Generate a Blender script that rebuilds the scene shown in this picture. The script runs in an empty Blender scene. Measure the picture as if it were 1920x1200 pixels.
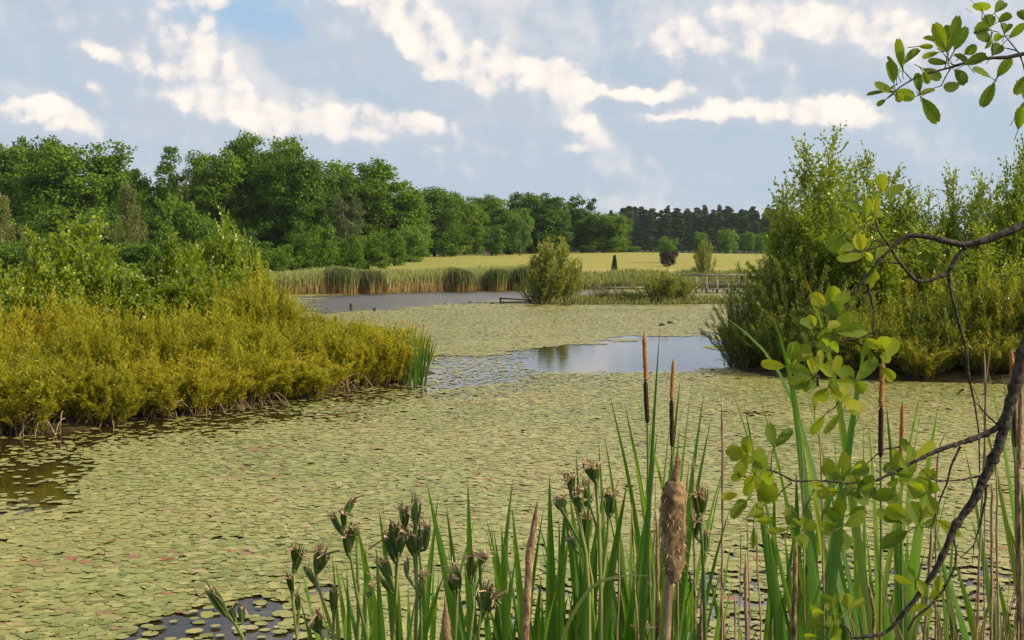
import bpy, math, random
import numpy as np
from mathutils import Vector

# ------------------------------------------------------------------ camera, world, sun, exposure
SC = bpy.context.scene
COL = SC.collection
F = 2318.0                       # focal length in photo pixels (1920 wide)
CAMZ = 2.5
PITCH = math.atan(120.0 / F)
cam_d = bpy.data.cameras.new('camera')
cam = bpy.data.objects.new('camera', cam_d)
COL.objects.link(cam)
cam.location = (0, 0, CAMZ)
cam.rotation_euler = (math.pi / 2 - PITCH, 0, 0)
cam_d.sensor_width = 36.0
cam_d.lens = F / 1920.0 * 36.0
cam_d.clip_start = 0.05
cam_d.clip_end = 9000
SC.camera = cam
SC.render.resolution_x = 1024
SC.render.resolution_y = 640

SUN_AZ, SUN_EL = math.radians(103), math.radians(32)
SUNV = Vector((math.sin(SUN_AZ) * math.cos(SUN_EL), math.cos(SUN_AZ) * math.cos(SUN_EL), math.sin(SUN_EL)))
sd = bpy.data.lights.new('sun', 'SUN')
sd.energy = 5.0
sd.angle = math.radians(0.6)
sd.color = (1.0, 0.84, 0.60)
so = bpy.data.objects.new('sun', sd)
COL.objects.link(so)
so.rotation_euler = SUNV.to_track_quat('Z', 'Y').to_euler()
so.location = (30, -10, 30)

SC.view_settings.view_transform = 'Standard'
SC.view_settings.look = 'None'
SC.view_settings.gamma = 1
SC.view_settings.exposure = 0.30
SC.cycles.max_bounces = 5
SC.cycles.volume_bounces = 0
SC.cycles.transparent_max_bounces = 8


class NT:
    """tiny node helper"""
    def __init__(s, tree):
        s.t = tree

    def n(s, typ, **kw):
        nd = s.t.nodes.new(typ)
        for k, v in kw.items():
            setattr(nd, k, v)
        return nd

    def l(s, a, b):
        s.t.links.new(a, b)

    def put(s, sock, v):
        if isinstance(v, bpy.types.NodeSocket):
            s.l(v, sock)
        else:
            sock.default_value = v

    def m(s, op, a, b=None, c=None, clamp=False):
        nd = s.n('ShaderNodeMath', operation=op)
        nd.use_clamp = clamp
        s.put(nd.inputs[0], a)
        if b is not None:
            s.put(nd.inputs[1], b)
        if c is not None:
            s.put(nd.inputs[2], c)
        return nd.outputs[0]

    def v(s, op, a, b=None):
        nd = s.n('ShaderNodeVectorMath', operation=op)
        s.put(nd.inputs[0], a)
        if b is not None:
            s.put(nd.inputs[1], b)
        return nd.outputs['Value'] if op in ('LENGTH', 'DOT_PRODUCT', 'DISTANCE') else nd.outputs[0]

    def noise(s, vec, scale, detail=5, rough=0.55, dist=0.0, col=False):
        nd = s.n('ShaderNodeTexNoise')
        s.put(nd.inputs['Vector'], vec)
        nd.inputs['Scale'].default_value = scale
        nd.inputs['Detail'].default_value = detail
        nd.inputs['Roughness'].default_value = rough
        nd.inputs['Distortion'].default_value = dist
        return nd.outputs['Color'] if col else nd.outputs['Fac']

    def ss(s, x, lo, hi, a=0.0, b=1.0):
        nd = s.n('ShaderNodeMapRange', interpolation_type='SMOOTHSTEP')
        s.put(nd.inputs['Value'], x)
        nd.inputs['From Min'].default_value = lo
        nd.inputs['From Max'].default_value = hi
        nd.inputs['To Min'].default_value = a
        nd.inputs['To Max'].default_value = b
        return nd.outputs['Result']

    def mix(s, f, a, b):
        nd = s.n('ShaderNodeMix', data_type='RGBA')
        s.put(nd.inputs['Factor'], f)
        for i, c in ((6, a), (7, b)):
            if isinstance(c, tuple) and len(c) == 3:
                c = c + (1.0,)
            s.put(nd.inputs[i], c)
        return nd.outputs[2]


world = bpy.data.worlds.new('World')
SC.world = world
world.use_nodes = True
world.cycles.sampling_method = 'MANUAL'
world.cycles.sample_map_resolution = 256
W = NT(world.node_tree)
world.node_tree.nodes.clear()
w_out = W.n('ShaderNodeOutputWorld')
w_bg = W.n('ShaderNodeBackground')
W.l(w_bg.outputs[0], w_out.inputs['Surface'])
sky = W.n('ShaderNodeTexSky')
sky.sky_type = 'NISHITA'
sky.sun_disc = False
sky.sun_elevation = SUN_EL
sky.sun_rotation = SUN_AZ
sky.air_density = 1.0
sky.dust_density = 1.2
SKYS = 0.10
w_bg.inputs['Strength'].default_value = SKYS
tc = W.n('ShaderNodeTexCoord')
sep = W.n('ShaderNodeSeparateXYZ')
W.l(tc.outputs['Generated'], sep.inputs[0])
az = W.m('ARCTAN2', sep.outputs[0], sep.outputs[1])
el = W.m('ARCSINE', sep.outputs[2])
cmb = W.n('ShaderNodeCombineXYZ')
W.l(az, cmb.inputs[0])
W.l(el, cmb.inputs[1])
AE = cmb.outputs[0]


def c_sky(*c):                      # picture-side radiance, divided by the background strength
    return tuple(x / SKYS for x in c)


def px2ae(px, py):
    X, Yv = (px - 960) / F, (600 - py) / F
    d = Vector((X, math.cos(PITCH) + Yv * math.sin(PITCH), -math.sin(PITCH) + Yv * math.cos(PITCH))).normalized()
    return math.atan2(d.x, d.y), math.asin(d.z)


def blobs(vec, lst, g=1.0):
    cur = None
    for px, py, rx, ry in lst:
        a, e = px2ae(px, py)
        q = W.v('SUBTRACT', vec, (a, e, 0))
        q = W.v('MULTIPLY', q, (F / rx / g, F / ry / g, 0))
        L = W.v('LENGTH', q)
        mk = W.m('SUBTRACT', 1.0, L)
        cur = mk if cur is None else W.m('SMOOTH_MAX', cur, mk, 0.25)
    return cur


CUM = [(285, -40, 95, 70), (275, 25, 80, 60), (300, 70, 70, 60), (262, 110, 50, 40), (305, 140, 80, 60), (340, 200, 75, 50),
       (395, 215, 75, 45), (455, 232, 75, 40), (530, 240, 80, 38), (600, 247, 65, 30), (205, 100, 30, 24),
       (660, 10, 75, 50), (725, 45, 80, 50), (765, 95, 70, 45), (830, 140, 80, 40), (905, 160, 85, 45), (985, 165, 80, 42),
       (1045, 185, 65, 48), (1078, 225, 42, 45), (1085, 268, 24, 15),
       (770, 240, 75, 30), (795, 222, 42, 28), (720, 252, 50, 20),
       (75, 215, 62, 22), (115, 238, 48, 22),
       (1262, 95, 46, 38), (1210, 178, 95, 16), (1555, 222, 58, 24), (1330, 215, 110, 20), (1500, 60, 110, 45),
       (1620, 75, 90, 40), (1390, 100, 85, 45)]
SOFT = [(880, 20, 150, 75), (940, 70, 90, 45), (1350, 40, 300, 120), (1620, 60, 260, 110), (1500, 150, 260, 60), (500, 130, 240, 80),
        (420, 190, 260, 60), (80, 60, 230, 100), (330, 235, 340, 42), (980, 210, 220, 70), (780, 255, 170, 30), (90, 260, 150, 25),
        (1320, 190, 220, 50), (350, 17, 45, 16), (525, 12, 30, 14), (1560, 225, 90, 32), (640, 60, 110, 60), (1850, 110, 220, 90), (945, 252, 50, 16), (160, 330, 420, 55), (880, 320, 330, 50), (1420, 300, 380, 60), (1100, 390, 700, 34), (1150, 250, 160, 30), (560, 290, 160, 24)]

wv = W.v('SCALE', W.v('SUBTRACT', W.noise(AE, 26, 4, 0.6, col=True), (0.5, 0.5, 0.5)))
wv.node.inputs['Scale'].default_value = 0.030
AEw = W.v('ADD', AE, wv)
wv2 = W.v('SCALE', W.v('SUBTRACT', W.noise(AE, 60, 3, 0.6, col=True), (0.5, 0.5, 0.5)))
wv2.node.inputs['Scale'].default_value = 0.016
st_vec = W.v('MULTIPLY', AE, (1.0, 2.1, 1.0))


def cum_height(vec, det=5):
    warped = W.v('ADD', vec, wv)
    b = blobs(warped, CUM, 1.85)
    h = W.m('MULTIPLY', b, 1.5)
    for sc_, amp, sm in ((30, 0.75, 0.5), (75, 0.42, 0.35)):       # rounded heads, large and small
        vo = W.n('ShaderNodeTexVoronoi', feature='SMOOTH_F1')
        W.put(vo.inputs['Vector'], W.v('ADD', vec, wv2))
        vo.inputs['Scale'].default_value = sc_
        vo.inputs['Smoothness'].default_value = sm
        h = W.m('ADD', h, W.m('MULTIPLY', W.m('SUBTRACT', 0.42, vo.outputs['Distance']), amp))
    fb = W.m('SUBTRACT', W.noise(vec, 60, det, 0.62), 0.5)
    return W.m('ADD', h, W.m('MULTIPLY', fb, 0.55))


h0 = cum_height(AE)
h1 = cum_height(W.v('ADD', AE, (0.0095, 0.0085, 0.0)), 3)
lit = W.ss(W.m('SUBTRACT', h0, h1), -0.22, 0.72)
cmask = W.m('MULTIPLY', W.ss(h0, -0.02, 0.42), W.ss(lit, 0.0, 0.55, 0.25, 1.0))
fade = W.ss(el, 0.062, 0.10)        # bases of the heaps dissolve low down
softn = W.m('SUBTRACT', W.noise(st_vec, 15, 6, 0.55), 0.5)
smask = W.ss(W.m('ADD', blobs(AEw, SOFT, 1.25), W.m('MULTIPLY', softn, 1.3)), -0.35, 0.70)
strat = W.ss(W.noise(W.v('MULTIPLY', AE, (1, 2.6, 1)), 7, 5, 0.5), 0.42, 0.68)
# thin veil low over the horizon, thinning upwards
skyc = sky.outputs[0]
veil = W.ss(el, 0.02, 0.45, 0.86, 0.30)
base = W.mix(veil, skyc, c_sky(0.385, 0.475, 0.58))
blue = blobs(AEw, [(450, 20, 190, 75), (420, -30, 260, 80)])
base = W.mix(W.ss(blue, 0.0, 0.6), base, c_sky(0.30, 0.46, 0.64))
base = W.mix(W.m('MULTIPLY', strat, 0.45), base, c_sky(0.46, 0.52, 0.60))
puff = W.ss(W.m('SUBTRACT', h0, h1), -0.45, 0.75)
base = W.mix(W.m('MULTIPLY', smask, 0.78), base, W.mix(puff, c_sky(0.43, 0.495, 0.575), c_sky(0.70, 0.675, 0.655)))
base = W.mix(W.ss(blobs(AEw, [(430, 18, 150, 62), (520, 45, 90, 40)]), 0.0, 0.7, 0.0, 0.85), base, c_sky(0.31, 0.46, 0.62))
cumc = W.mix(lit, c_sky(0.55, 0.56, 0.60), c_sky(0.89, 0.81, 0.725))
fin = W.mix(W.m('MULTIPLY', cmask, W.ss(el, 0.070, 0.115, 0.45, 0.92)), base, cumc)
# scattered cloud all round, for the sky seen from elsewhere and in the water
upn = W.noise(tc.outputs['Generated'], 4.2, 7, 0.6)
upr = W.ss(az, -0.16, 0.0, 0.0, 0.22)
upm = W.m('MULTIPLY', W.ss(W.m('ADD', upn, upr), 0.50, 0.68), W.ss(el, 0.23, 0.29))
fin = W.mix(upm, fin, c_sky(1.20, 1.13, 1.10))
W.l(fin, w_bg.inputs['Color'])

# ------------------------------------------------------------------ helpers
R = math.radians


def P(px, py, d):
    """world point seen at photo pixel (px, py) at distance d (along +Y)"""
    X, Yv = (px - 960) / F, (600 - py) / F
    dy = math.cos(PITCH) + Yv * math.sin(PITCH)
    dz = -math.sin(PITCH) + Yv * math.cos(PITCH)
    t = d / dy
    return np.array((X * t, d, CAMZ + dz * t))


def G(px, py, z=0.0):
    X, Yv = (px - 960) / F, (600 - py) / F
    dy = math.cos(PITCH) + Yv * math.sin(PITCH)
    dz = -math.sin(PITCH) + Yv * math.cos(PITCH)
    t = (z - CAMZ) / dz
    return np.array((X * t, dy * t, z))


def to_px(x, y, z):
    cp, sp = math.cos(PITCH), math.sin(PITCH)
    zz = z - CAMZ
    f = y * cp - zz * sp
    u = y * sp + zz * cp
    return 960 + F * x / f, 600 - F * u / f


def tag(o, label=None, cat=None, group=None, kind=None):
    if label: o['label'] = label
    if cat: o['category'] = cat
    if group: o['group'] = group
    if kind: o['kind'] = kind
    return o


def thing(name, label, cat, loc=(0, 0, 0), rz=0.0, sc=1.0, group=None):
    o = bpy.data.objects.new(name, None)
    COL.objects.link(o)
    o.empty_display_size = 0.2
    o.location = tuple(loc)
    o.rotation_euler = (0, 0, rz)
    o.scale = (sc, sc, sc) if not isinstance(sc, tuple) else sc
    return tag(o, label, cat, group)


def part(name, me, parent=None):
    o = bpy.data.objects.new(name, me)
    COL.objects.link(o)
    if parent is not None:
        o.parent = parent
    return o


def npmesh(name, V, Q, mat, rnd=None, uv=None, smooth=False):
    """V (n,3), Q (m,k) constant polygon size"""
    V = np.asarray(V, dtype=np.float32).reshape(-1, 3)
    Q = np.asarray(Q, dtype=np.int32)
    m, k = Q.shape
    me = bpy.data.meshes.new(name)
    me.vertices.add(len(V))
    me.vertices.foreach_set('co', V.ravel())
    me.loops.add(m * k)
    me.loops.foreach_set('vertex_index', Q.ravel())
    me.polygons.add(m)
    me.polygons.foreach_set('loop_start', np.arange(0, m * k, k, dtype=np.int32))
    me.polygons.foreach_set('loop_total', np.full(m, k, dtype=np.int32))
    if smooth:
        me.polygons.foreach_set('use_smooth', np.ones(m, dtype=bool))
    if rnd is not None:
        dom = 'FACE' if len(rnd) == m and len(rnd) != len(V) else 'POINT'
        a = me.attributes.new('rnd', 'FLOAT', dom)
        a.data.foreach_set('value', np.asarray(rnd, dtype=np.float32))
    if uv is not None:                      # per-vertex uv
        ul = me.uv_layers.new(name='UVMap')
        ul.data.foreach_set('uv', np.asarray(uv, dtype=np.float32)[Q.ravel()].ravel())
    me.update(calc_edges=True)
    me.materials.append(mat)
    return me


class MB:
    """mesh builder of quads: tubes, blades, boxes"""
    def __init__(s):
        s.V, s.Q, s.r, s.uv = [], [], [], []
        s.n = 0

    def add(s, V, Q, rnd=None, uv=None):
        V = np.asarray(V, float).reshape(-1, 3)
        s.V.append(V)
        s.Q.append(np.asarray(Q, int) + s.n)
        s.r.append(np.full(len(V), 0.5) if rnd is None else np.broadcast_to(np.asarray(rnd, float), (len(V),)))
        s.uv.append(np.zeros((len(V), 2)) if uv is None else np.asarray(uv, float))
        s.n += len(V)

    def tube(s, pts, rad, seg=6, rnd=None, cap=True):
        pts = np.asarray(pts, float)
        n = len(pts)
        rad = np.broadcast_to(np.asarray(rad, float), (n,))
        T = np.gradient(pts, axis=0)
        T /= np.linalg.norm(T, axis=1)[:, None] + 1e-9
        ref = np.array((0.31, 0.17, 0.93)) if abs(T[0][2]) < 0.8 else np.array((0.93, 0.2, 0.1))
        A = np.cross(T, ref); A /= np.linalg.norm(A, axis=1)[:, None] + 1e-9
        B = np.cross(T, A)
        th = np.linspace(0, 2 * math.pi, seg, endpoint=False)
        V = pts[:, None, :] + rad[:, None, None] * (np.cos(th)[None, :, None] * A[:, None, :] + np.sin(th)[None, :, None] * B[:, None, :])
        V = V.reshape(-1, 3)
        Q = []
        for i in range(n - 1):
            for j in range(seg):
                j2 = (j + 1) % seg
                Q.append((i * seg + j, i * seg + j2, (i + 1) * seg + j2, (i + 1) * seg + j))
        rr = None
        if rnd is not None:
            rr = np.repeat(np.broadcast_to(np.asarray(rnd, float), (n,)), seg)
        if cap:
            for i, o in ((0, 0), (n - 1, 1)):
                c = len(V)
                V = np.vstack([V, pts[i]])
                if rr is not None:
                    rr = np.append(rr, rr[i * seg])
                for j in range(0, seg, 2):
                    Q.append((i * seg + j, i * seg + (j + 1) % seg, i * seg + (j + 2) % seg, c))
        s.add(V, Q, rr)

    def box(s, c, sx, sy, sz, rz=0.0, rnd=None):
        c = np.asarray(c, float)
        v = np.array([(x, y, z) for x in (-.5, .5) for y in (-.5, .5) for z in (-.5, .5)]) * (sx, sy, sz)
        ca, sa = math.cos(rz), math.sin(rz)
        v = np.stack([v[:, 0] * ca - v[:, 1] * sa, v[:, 0] * sa + v[:, 1] * ca, v[:, 2]], 1) + c
        s.add(v, [(0, 1, 3, 2), (4, 6, 7, 5), (0, 4, 5, 1), (2, 3, 7, 6), (0, 2, 6, 4), (1, 5, 7, 3)], rnd)

    def blade(s, pts, w, face, fold=0.25, rnd=0.5, prof=None):
        """grass-like leaf: pts along the midrib, w full width, face = rough normal"""
        pts = np.asarray(pts, float)
        n = len(pts)
        t = np.linspace(0, 1, n)
        if prof is None:
            prof = np.minimum(1, (1 - t) * 3.2) ** 0.8 * (0.75 + 0.25 * np.minimum(1, t * 3))
        T = np.gradient(pts, axis=0)
        T /= np.linalg.norm(T, axis=1)[:, None] + 1e-9
        face = np.asarray(face, float)
        if face.ndim == 1:
            face = np.repeat(face[None], n, 0)
        S = np.cross(T, face); S /= np.linalg.norm(S, axis=1)[:, None] + 1e-9
        N = np.cross(S, T)
        hw = (w * 0.5 * prof + 0.0004)[:, None]
        V = np.stack([pts - S * hw, pts + N * hw * fold, pts + S * hw], 1).reshape(-1, 3)
        Q = []
        for i in range(n - 1):
            for j in (0, 1):
                a = i * 3 + j
                Q.append((a, a + 1, a + 4, a + 3))
        uv = np.stack([np.tile((0, .5, 1.), n), np.repeat(t, 3)], 1)
        s.add(V, Q, rnd, uv)

    def mesh(s, name, mat, smooth=True):
        return npmesh(name, np.vstack(s.V), np.vstack(s.Q), mat, np.concatenate(s.r), np.vstack(s.uv), smooth)


def unit(v):
    return v / (np.linalg.norm(v, axis=-1, keepdims=True) + 1e-9)


LEAF_OVAL = np.array([(0, 0), (0.42, 0.35), (0.40, 0.70), (0, 1.0), (-0.40, 0.70), (-0.42, 0.35)])   # x across, y along
LEAF_DIAMOND = np.array([(0, 0), (0.5, 0.45), (0, 1.0), (-0.5, 0.45)])


def leafmesh(name, pos, dirv, L, Wd, mat, rng, nrm=None, shape=LEAF_DIAMOND, rnd=None, cup=0.12):
    """one mesh of many small leaves: pos (n,3) leaf base, dirv (n,3) towards the tip"""
    n = len(pos)
    D = unit(dirv)
    if nrm is None:
        nrm = rng.normal(size=(n, 3))
    S = unit(np.cross(D, nrm))
    N = np.cross(S, D)
    L = np.broadcast_to(np.asarray(L, float), (n,))[:, None, None]
    Wd = np.broadcast_to(np.asarray(Wd, float), (n,))[:, None, None]
    k = len(shape)
    sx, sy = shape[:, 0][None, :, None], shape[:, 1][None, :, None]
    V = pos[:, None, :] + S[:, None, :] * sx * Wd + D[:, None, :] * sy * L + N[:, None, :] * (cup * np.abs(sx) * 2) * Wd
    Q = np.arange(n * k).reshape(n, k)
    if rnd is None:
        rnd = rng.random(n)
    return npmesh(name, V.reshape(-1, 3), Q, mat, rnd)


# ------------------------------------------------------------------ materials
def new_mat(name):
    m = bpy.data.materials.new(name)
    m.use_nodes = True
    m.node_tree.nodes.clear()
    t = NT(m.node_tree)
    out = t.n('ShaderNodeOutputMaterial')
    return m, t, out


def ramp(t, fac, stops):
    nd = t.n('ShaderNodeValToRGB')
    t.put(nd.inputs[0], fac)
    cr = nd.color_ramp
    while len(cr.elements) > 1:
        cr.elements.remove(cr.elements[-1])
    cr.elements[0].position = stops[0][0]
    cr.elements[0].color = stops[0][1] + (1,)
    for p, c in stops[1:]:
        e = cr.elements.new(p)
        e.color = c + (1,)
    return nd.outputs[0]


def leaf_mat(name, stops, trans=0.35, rough=0.5, tcol=None, spec=0.35, objvar=0.0, veins=False, stripes=False, big=0.0, bigcol=None):
    m, t, out = new_mat(name)
    at = t.n('ShaderNodeAttribute', attribute_name='rnd')
    fac = at.outputs['Fac']
    if objvar:
        oi = t.n('ShaderNodeObjectInfo')
        fac = t.m('ADD', fac, t.m('MULTIPLY', t.m('SUBTRACT', oi.outputs['Random'], 0.5), objvar), clamp=True)
    col = ramp(t, fac, stops)
    if big:
        g = t.n('ShaderNodeNewGeometry')
        nz = t.ss(t.noise(g.outputs['Position'], big, 3), 0.45, 0.62)
        col = t.mix(nz, col, bigcol)
    bs = t.n('ShaderNodeBsdfPrincipled')
    if veins:
        uvn = t.n('ShaderNodeUVMap')
        sp = t.n('ShaderNodeSeparateXYZ'); t.l(uvn.outputs[0], sp.inputs[0])
        u = t.m('ABSOLUTE', t.m('SUBTRACT', sp.outputs[0], 0.5))
        ph = t.m('SUBTRACT', t.m('MULTIPLY', sp.outputs[1], 8.5), t.m('MULTIPLY', u, 6.5))
        fr = t.m('ABSOLUTE', t.m('SUBTRACT', t.m('FRACT', ph), 0.5))
        side = t.ss(fr, 0.0, 0.13, 1.0, 0.0)
        mid = t.ss(u, 0.0, 0.030, 1.0, 0.0)
        vn = t.m('MAXIMUM', side, mid)
        col = t.mix(t.m('MULTIPLY', vn, 0.30), col, (0.30, 0.38, 0.07))
        g = t.n('ShaderNodeNewGeometry')
        bl = t.ss(t.noise(g.outputs['Position'], 55, 4), 0.60, 0.72)
        col = t.mix(t.m('MULTIPLY', bl, 0.35), col, (0.20, 0.13, 0.03))
        bp = t.n('ShaderNodeBump')
        bp.inputs['Strength'].default_value = 0.5
        bp.inputs['Distance'].default_value = 0.002
        t.l(t.ss(fr, 0.0, 0.5), bp.inputs['Height'])
        t.l(bp.outputs[0], bs.inputs['Normal'])
    if stripes:
        uvn = t.n('ShaderNodeUVMap')
        sp = t.n('ShaderNodeSeparateXYZ'); t.l(uvn.outputs[0], sp.inputs[0])
        cm = t.n('ShaderNodeCombineXYZ')
        t.l(t.m('MULTIPLY', sp.outputs[0], 14.0), cm.inputs[0])
        t.l(t.m('MULTIPLY', sp.outputs[1], 1.5), cm.inputs[1])
        t.l(t.m('MULTIPLY', at.outputs['Fac'], 37.0), cm.inputs[2])
        nz = t.noise(cm.outputs[0], 1.0, 3)
        col = t.mix(t.ss(nz, 0.40, 0.70, 0, 0.4), col, (0.17, 0.27, 0.05))
        # withered tips and blemishes
        tipn = t.m('ADD', sp.outputs[1], t.m('MULTIPLY', t.m('SUBTRACT', t.m('FRACT', t.m('MULTIPLY', at.outputs['Fac'], 91.7)), 0.8), 0.06))
        col = t.mix(t.ss(tipn, 0.970, 1.0), col, (0.40, 0.20, 0.05))
        g = t.n('ShaderNodeNewGeometry')
        bl = t.ss(t.noise(g.outputs['Position'], 24, 4), 0.66, 0.74)
        col = t.mix(t.m('MULTIPLY', bl, 0.5), col, (0.30, 0.20, 0.06))
    t.l(col, bs.inputs['Base Color'])
    bs.inputs['Roughness'].default_value = rough
    bs.inputs['Specular IOR Level'].default_value = spec
    if trans > 0:
        tr = t.n('ShaderNodeBsdfTranslucent')
        tm = t.n('ShaderNodeMix', data_type='RGBA', blend_type='MULTIPLY')
        tm.inputs[0].default_value = 1.0
        t.l(col, tm.inputs[6])
        tm.inputs[7].default_value = (tcol or (1.7, 1.6, 0.6)) + (1,)
        t.l(tm.outputs[2], tr.inputs['Color'])
        mx = t.n('ShaderNodeMixShader')
        mx.inputs[0].default_value = trans
        t.l(bs.outputs[0], mx.inputs[1]); t.l(tr.outputs[0], mx.inputs[2])
        t.l(mx.outputs[0], out.inputs['Surface'])
    else:
        t.l(bs.outputs[0], out.inputs['Surface'])
    return m


def bark_mat(name, a, b, scale=18, rough=0.9, stretch=(1, 1, 0.25), bump=0.6, dist=0.01):
    m, t, out = new_mat(name)
    tcn = t.n('ShaderNodeTexCoord')
    v = t.v('MULTIPLY', tcn.outputs['Object'], stretch)
    nz = t.noise(v, scale, 7, 0.65, 0.4)
    at = t.n('ShaderNodeAttribute', attribute_name='rnd')
    bs = t.n('ShaderNodeBsdfPrincipled')
    col = t.mix(t.ss(nz, 0.35, 0.65), a, b)
    col = t.mix(t.m('MULTIPLY', t.ss(t.noise(tcn.outputs['Object'], scale * 0.4, 3), 0.55, 0.7), 0.4), col, tuple(min(1, x * 1.7) for x in b))
    t.l(col, bs.inputs['Base Color'])
    bs.inputs['Roughness'].default_value = rough
    bs.inputs['Specular IOR Level'].default_value = 0.2
    bp = t.n('ShaderNodeBump')
    bp.inputs['Strength'].default_value = bump
    bp.inputs['Distance'].default_value = dist
    t.l(nz, bp.inputs['Height'])
    t.l(bp.outputs[0], bs.inputs['Normal'])
    t.l(bs.outputs[0], out.inputs['Surface'])
    return m


M = {}
M['oak'] = leaf_mat('oak_leaves', [(0, (0.0378, 0.0874, 0.0074)), (0.5, (0.0766, 0.149, 0.0103)), (1, (0.1442, 0.2334, 0.0149))], 0.25, 0.6, objvar=0.5, spec=0.15)
M['oak_grey'] = leaf_mat('grey_leaves', [(0, (0.055, 0.085, 0.035)), (1, (0.12, 0.15, 0.06))], 0.25, 0.6, spec=0.15)
M['pine'] = leaf_mat('pine_needles', [(0, (0.0613, 0.113, 0.0455)), (0.6, (0.0949, 0.1527, 0.0569)), (1, (0.1896, 0.1859, 0.0911))], 0.0, 0.7, objvar=0.5, spec=0.1)
M['birch'] = leaf_mat('birch_leaves', [(0, (0.08, 0.11, 0.025)), (1, (0.17, 0.19, 0.05))], 0.3, 0.55, spec=0.2)
M['lime'] = leaf_mat('field_tree_leaves', [(0, (0.066, 0.1495, 0.0198)), (1, (0.132, 0.23, 0.0315))], 0.3, 0.55, objvar=0.5, spec=0.2)
M['willow'] = leaf_mat('willow_leaves', [(0, (0.1343, 0.1397, 0.0102)), (0.45, (0.2433, 0.2539, 0.016)), (0.88, (0.3525, 0.3216, 0.0256)), (1, (0.3525, 0.2369, 0.0365))], 0.42, 0.5, spec=0.18, objvar=0.5)
M['willow_grey'] = leaf_mat('island_willow_leaves', [(0, (0.11, 0.145, 0.025)), (1, (0.28, 0.31, 0.06))], 0.35, 0.5, objvar=0.3)
M['willow_shade'] = leaf_mat('shaded_willow_leaves', [(0, (0.0825, 0.1174, 0.012)), (0.5, (0.1582, 0.207, 0.018)), (0.85, (0.3162, 0.3104, 0.03)), (1, (0.4537, 0.3036, 0.05))], 0.35, 0.42, spec=0.3, objvar=0.4)  # right bank willows: their shade is put into the darker leaf colours
M['willow_dark'] = leaf_mat('dark_willow_leaves', [(0, (0.0644, 0.1044, 0.0132)), (0.6, (0.1481, 0.2015, 0.022)), (1, (0.2705, 0.3133, 0.0385))], 0.3, 0.45, objvar=0.3)
M['alder'] = leaf_mat('sapling_leaves', [(0, (0.0704, 0.1253, 0.0086)), (0.5, (0.1575, 0.2246, 0.0144)), (1, (0.2818, 0.337, 0.0288))], 0.42, 0.33, spec=0.5, objvar=0.25)
M['alder_near'] = leaf_mat('alder_leaves', [(0, (0.055, 0.105, 0.018)), (0.35, (0.12, 0.19, 0.022)), (0.75, (0.24, 0.29, 0.025)), (0.93, (0.38, 0.38, 0.03)), (0.96, (0.30, 0.13, 0.03)), (1, (0.28, 0.11, 0.03))], 0.55, 0.55, spec=0.18, veins=True, tcol=(1.5, 1.45, 0.45))
M['blade'] = leaf_mat('reed_leaf', [(0, (0.0262, 0.083, 0.0108)), (0.5, (0.0568, 0.153, 0.0144)), (0.9, (0.1223, 0.2272, 0.0225)), (1, (0.2097, 0.236, 0.063))], 0.38, 0.38, stripes=True, spec=0.5)
M['pod'] = leaf_mat('pod_green', [(0, (0.025, 0.06, 0.012)), (1, (0.13, 0.19, 0.03))], 0.15, 0.5)
M['stalk'] = leaf_mat('stalk_green', [(0, (0.06, 0.11, 0.02)), (1, (0.20, 0.23, 0.05))], 0.0, 0.5)
M['withered'] = leaf_mat('withered_petals', [(0, (0.22, 0.14, 0.07)), (1, (0.62, 0.48, 0.30))], 0.3, 0.8, tcol=(1.1, 1.0, .8))
M['reedf'] = leaf_mat('far_reed', [(0, (0.33, 0.23, 0.11)), (0.35, (0.42, 0.33, 0.17)), (0.6, (0.30, 0.31, 0.14)), (1, (0.21, 0.26, 0.10))], 0.3, 0.7, spec=0.1)
M['reedd'] = leaf_mat('dark_reed', [(0, (0.351, 0.221, 0.078)), (0.4, (0.169, 0.169, 0.065)), (1, (0.065, 0.117, 0.039))], 0.2, 0.7, spec=0.1)
M['sedge'] = leaf_mat('sedge', [(0, (0.22, 0.19, 0.08)), (0.4, (0.20, 0.22, 0.07)), (1, (0.20, 0.24, 0.08))], 0.2, 0.7, spec=0.1)
M['drygrass'] = leaf_mat('dry_grass', [(0, (0.13, 0.07, 0.035)), (1, (0.42, 0.30, 0.16))], 0.2, 0.8, tcol=(1.1, 1, .8), spec=0.1)
M['bark'] = bark_mat('dark_bark', (0.016, 0.013, 0.011), (0.095, 0.080, 0.062), 75, stretch=(1, 1, 1), dist=0.008, bump=1)
M['twig'] = bark_mat('twig', (0.04, 0.026, 0.016), (0.13, 0.09, 0.055), 20)
M['trunk'] = bark_mat('tree_bark', (0.045, 0.035, 0.028), (0.12, 0.10, 0.08), 3, dist=0.05)
M['birchbark'] = bark_mat('birch_bark', (0.10, 0.09, 0.08), (0.62, 0.58, 0.52), 3, dist=0.02)
M['wood'] = bark_mat('weathered_wood', (0.11, 0.10, 0.08), (0.28, 0.25, 0.21), 9, stretch=(0.3, 1, 1), dist=0.01)
M['darkwood'] = bark_mat('wet_wood', (0.025, 0.02, 0.016), (0.08, 0.06, 0.045), 9, dist=0.01)
M['straw'] = bark_mat('straw', (0.33, 0.24, 0.15), (0.52, 0.40, 0.27), 12, dist=0.02)
M['catmale'] = bark_mat('cattail_orange', (0.22, 0.09, 0.025), (0.45, 0.22, 0.07), 260, stretch=(1, 1, 0.7), dist=0.004, bump=1)
M['catbrown'] = bark_mat('cattail_brown', (0.020, 0.010, 0.005), (0.055, 0.028, 0.014), 400, stretch=(1, 1, 1), dist=0.002)
M['catdead'] = bark_mat('cattail_dead', (0.10, 0.055, 0.03), (0.36, 0.24, 0.14), 90, stretch=(1, 1, 0.3), dist=0.006, bump=1)
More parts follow.
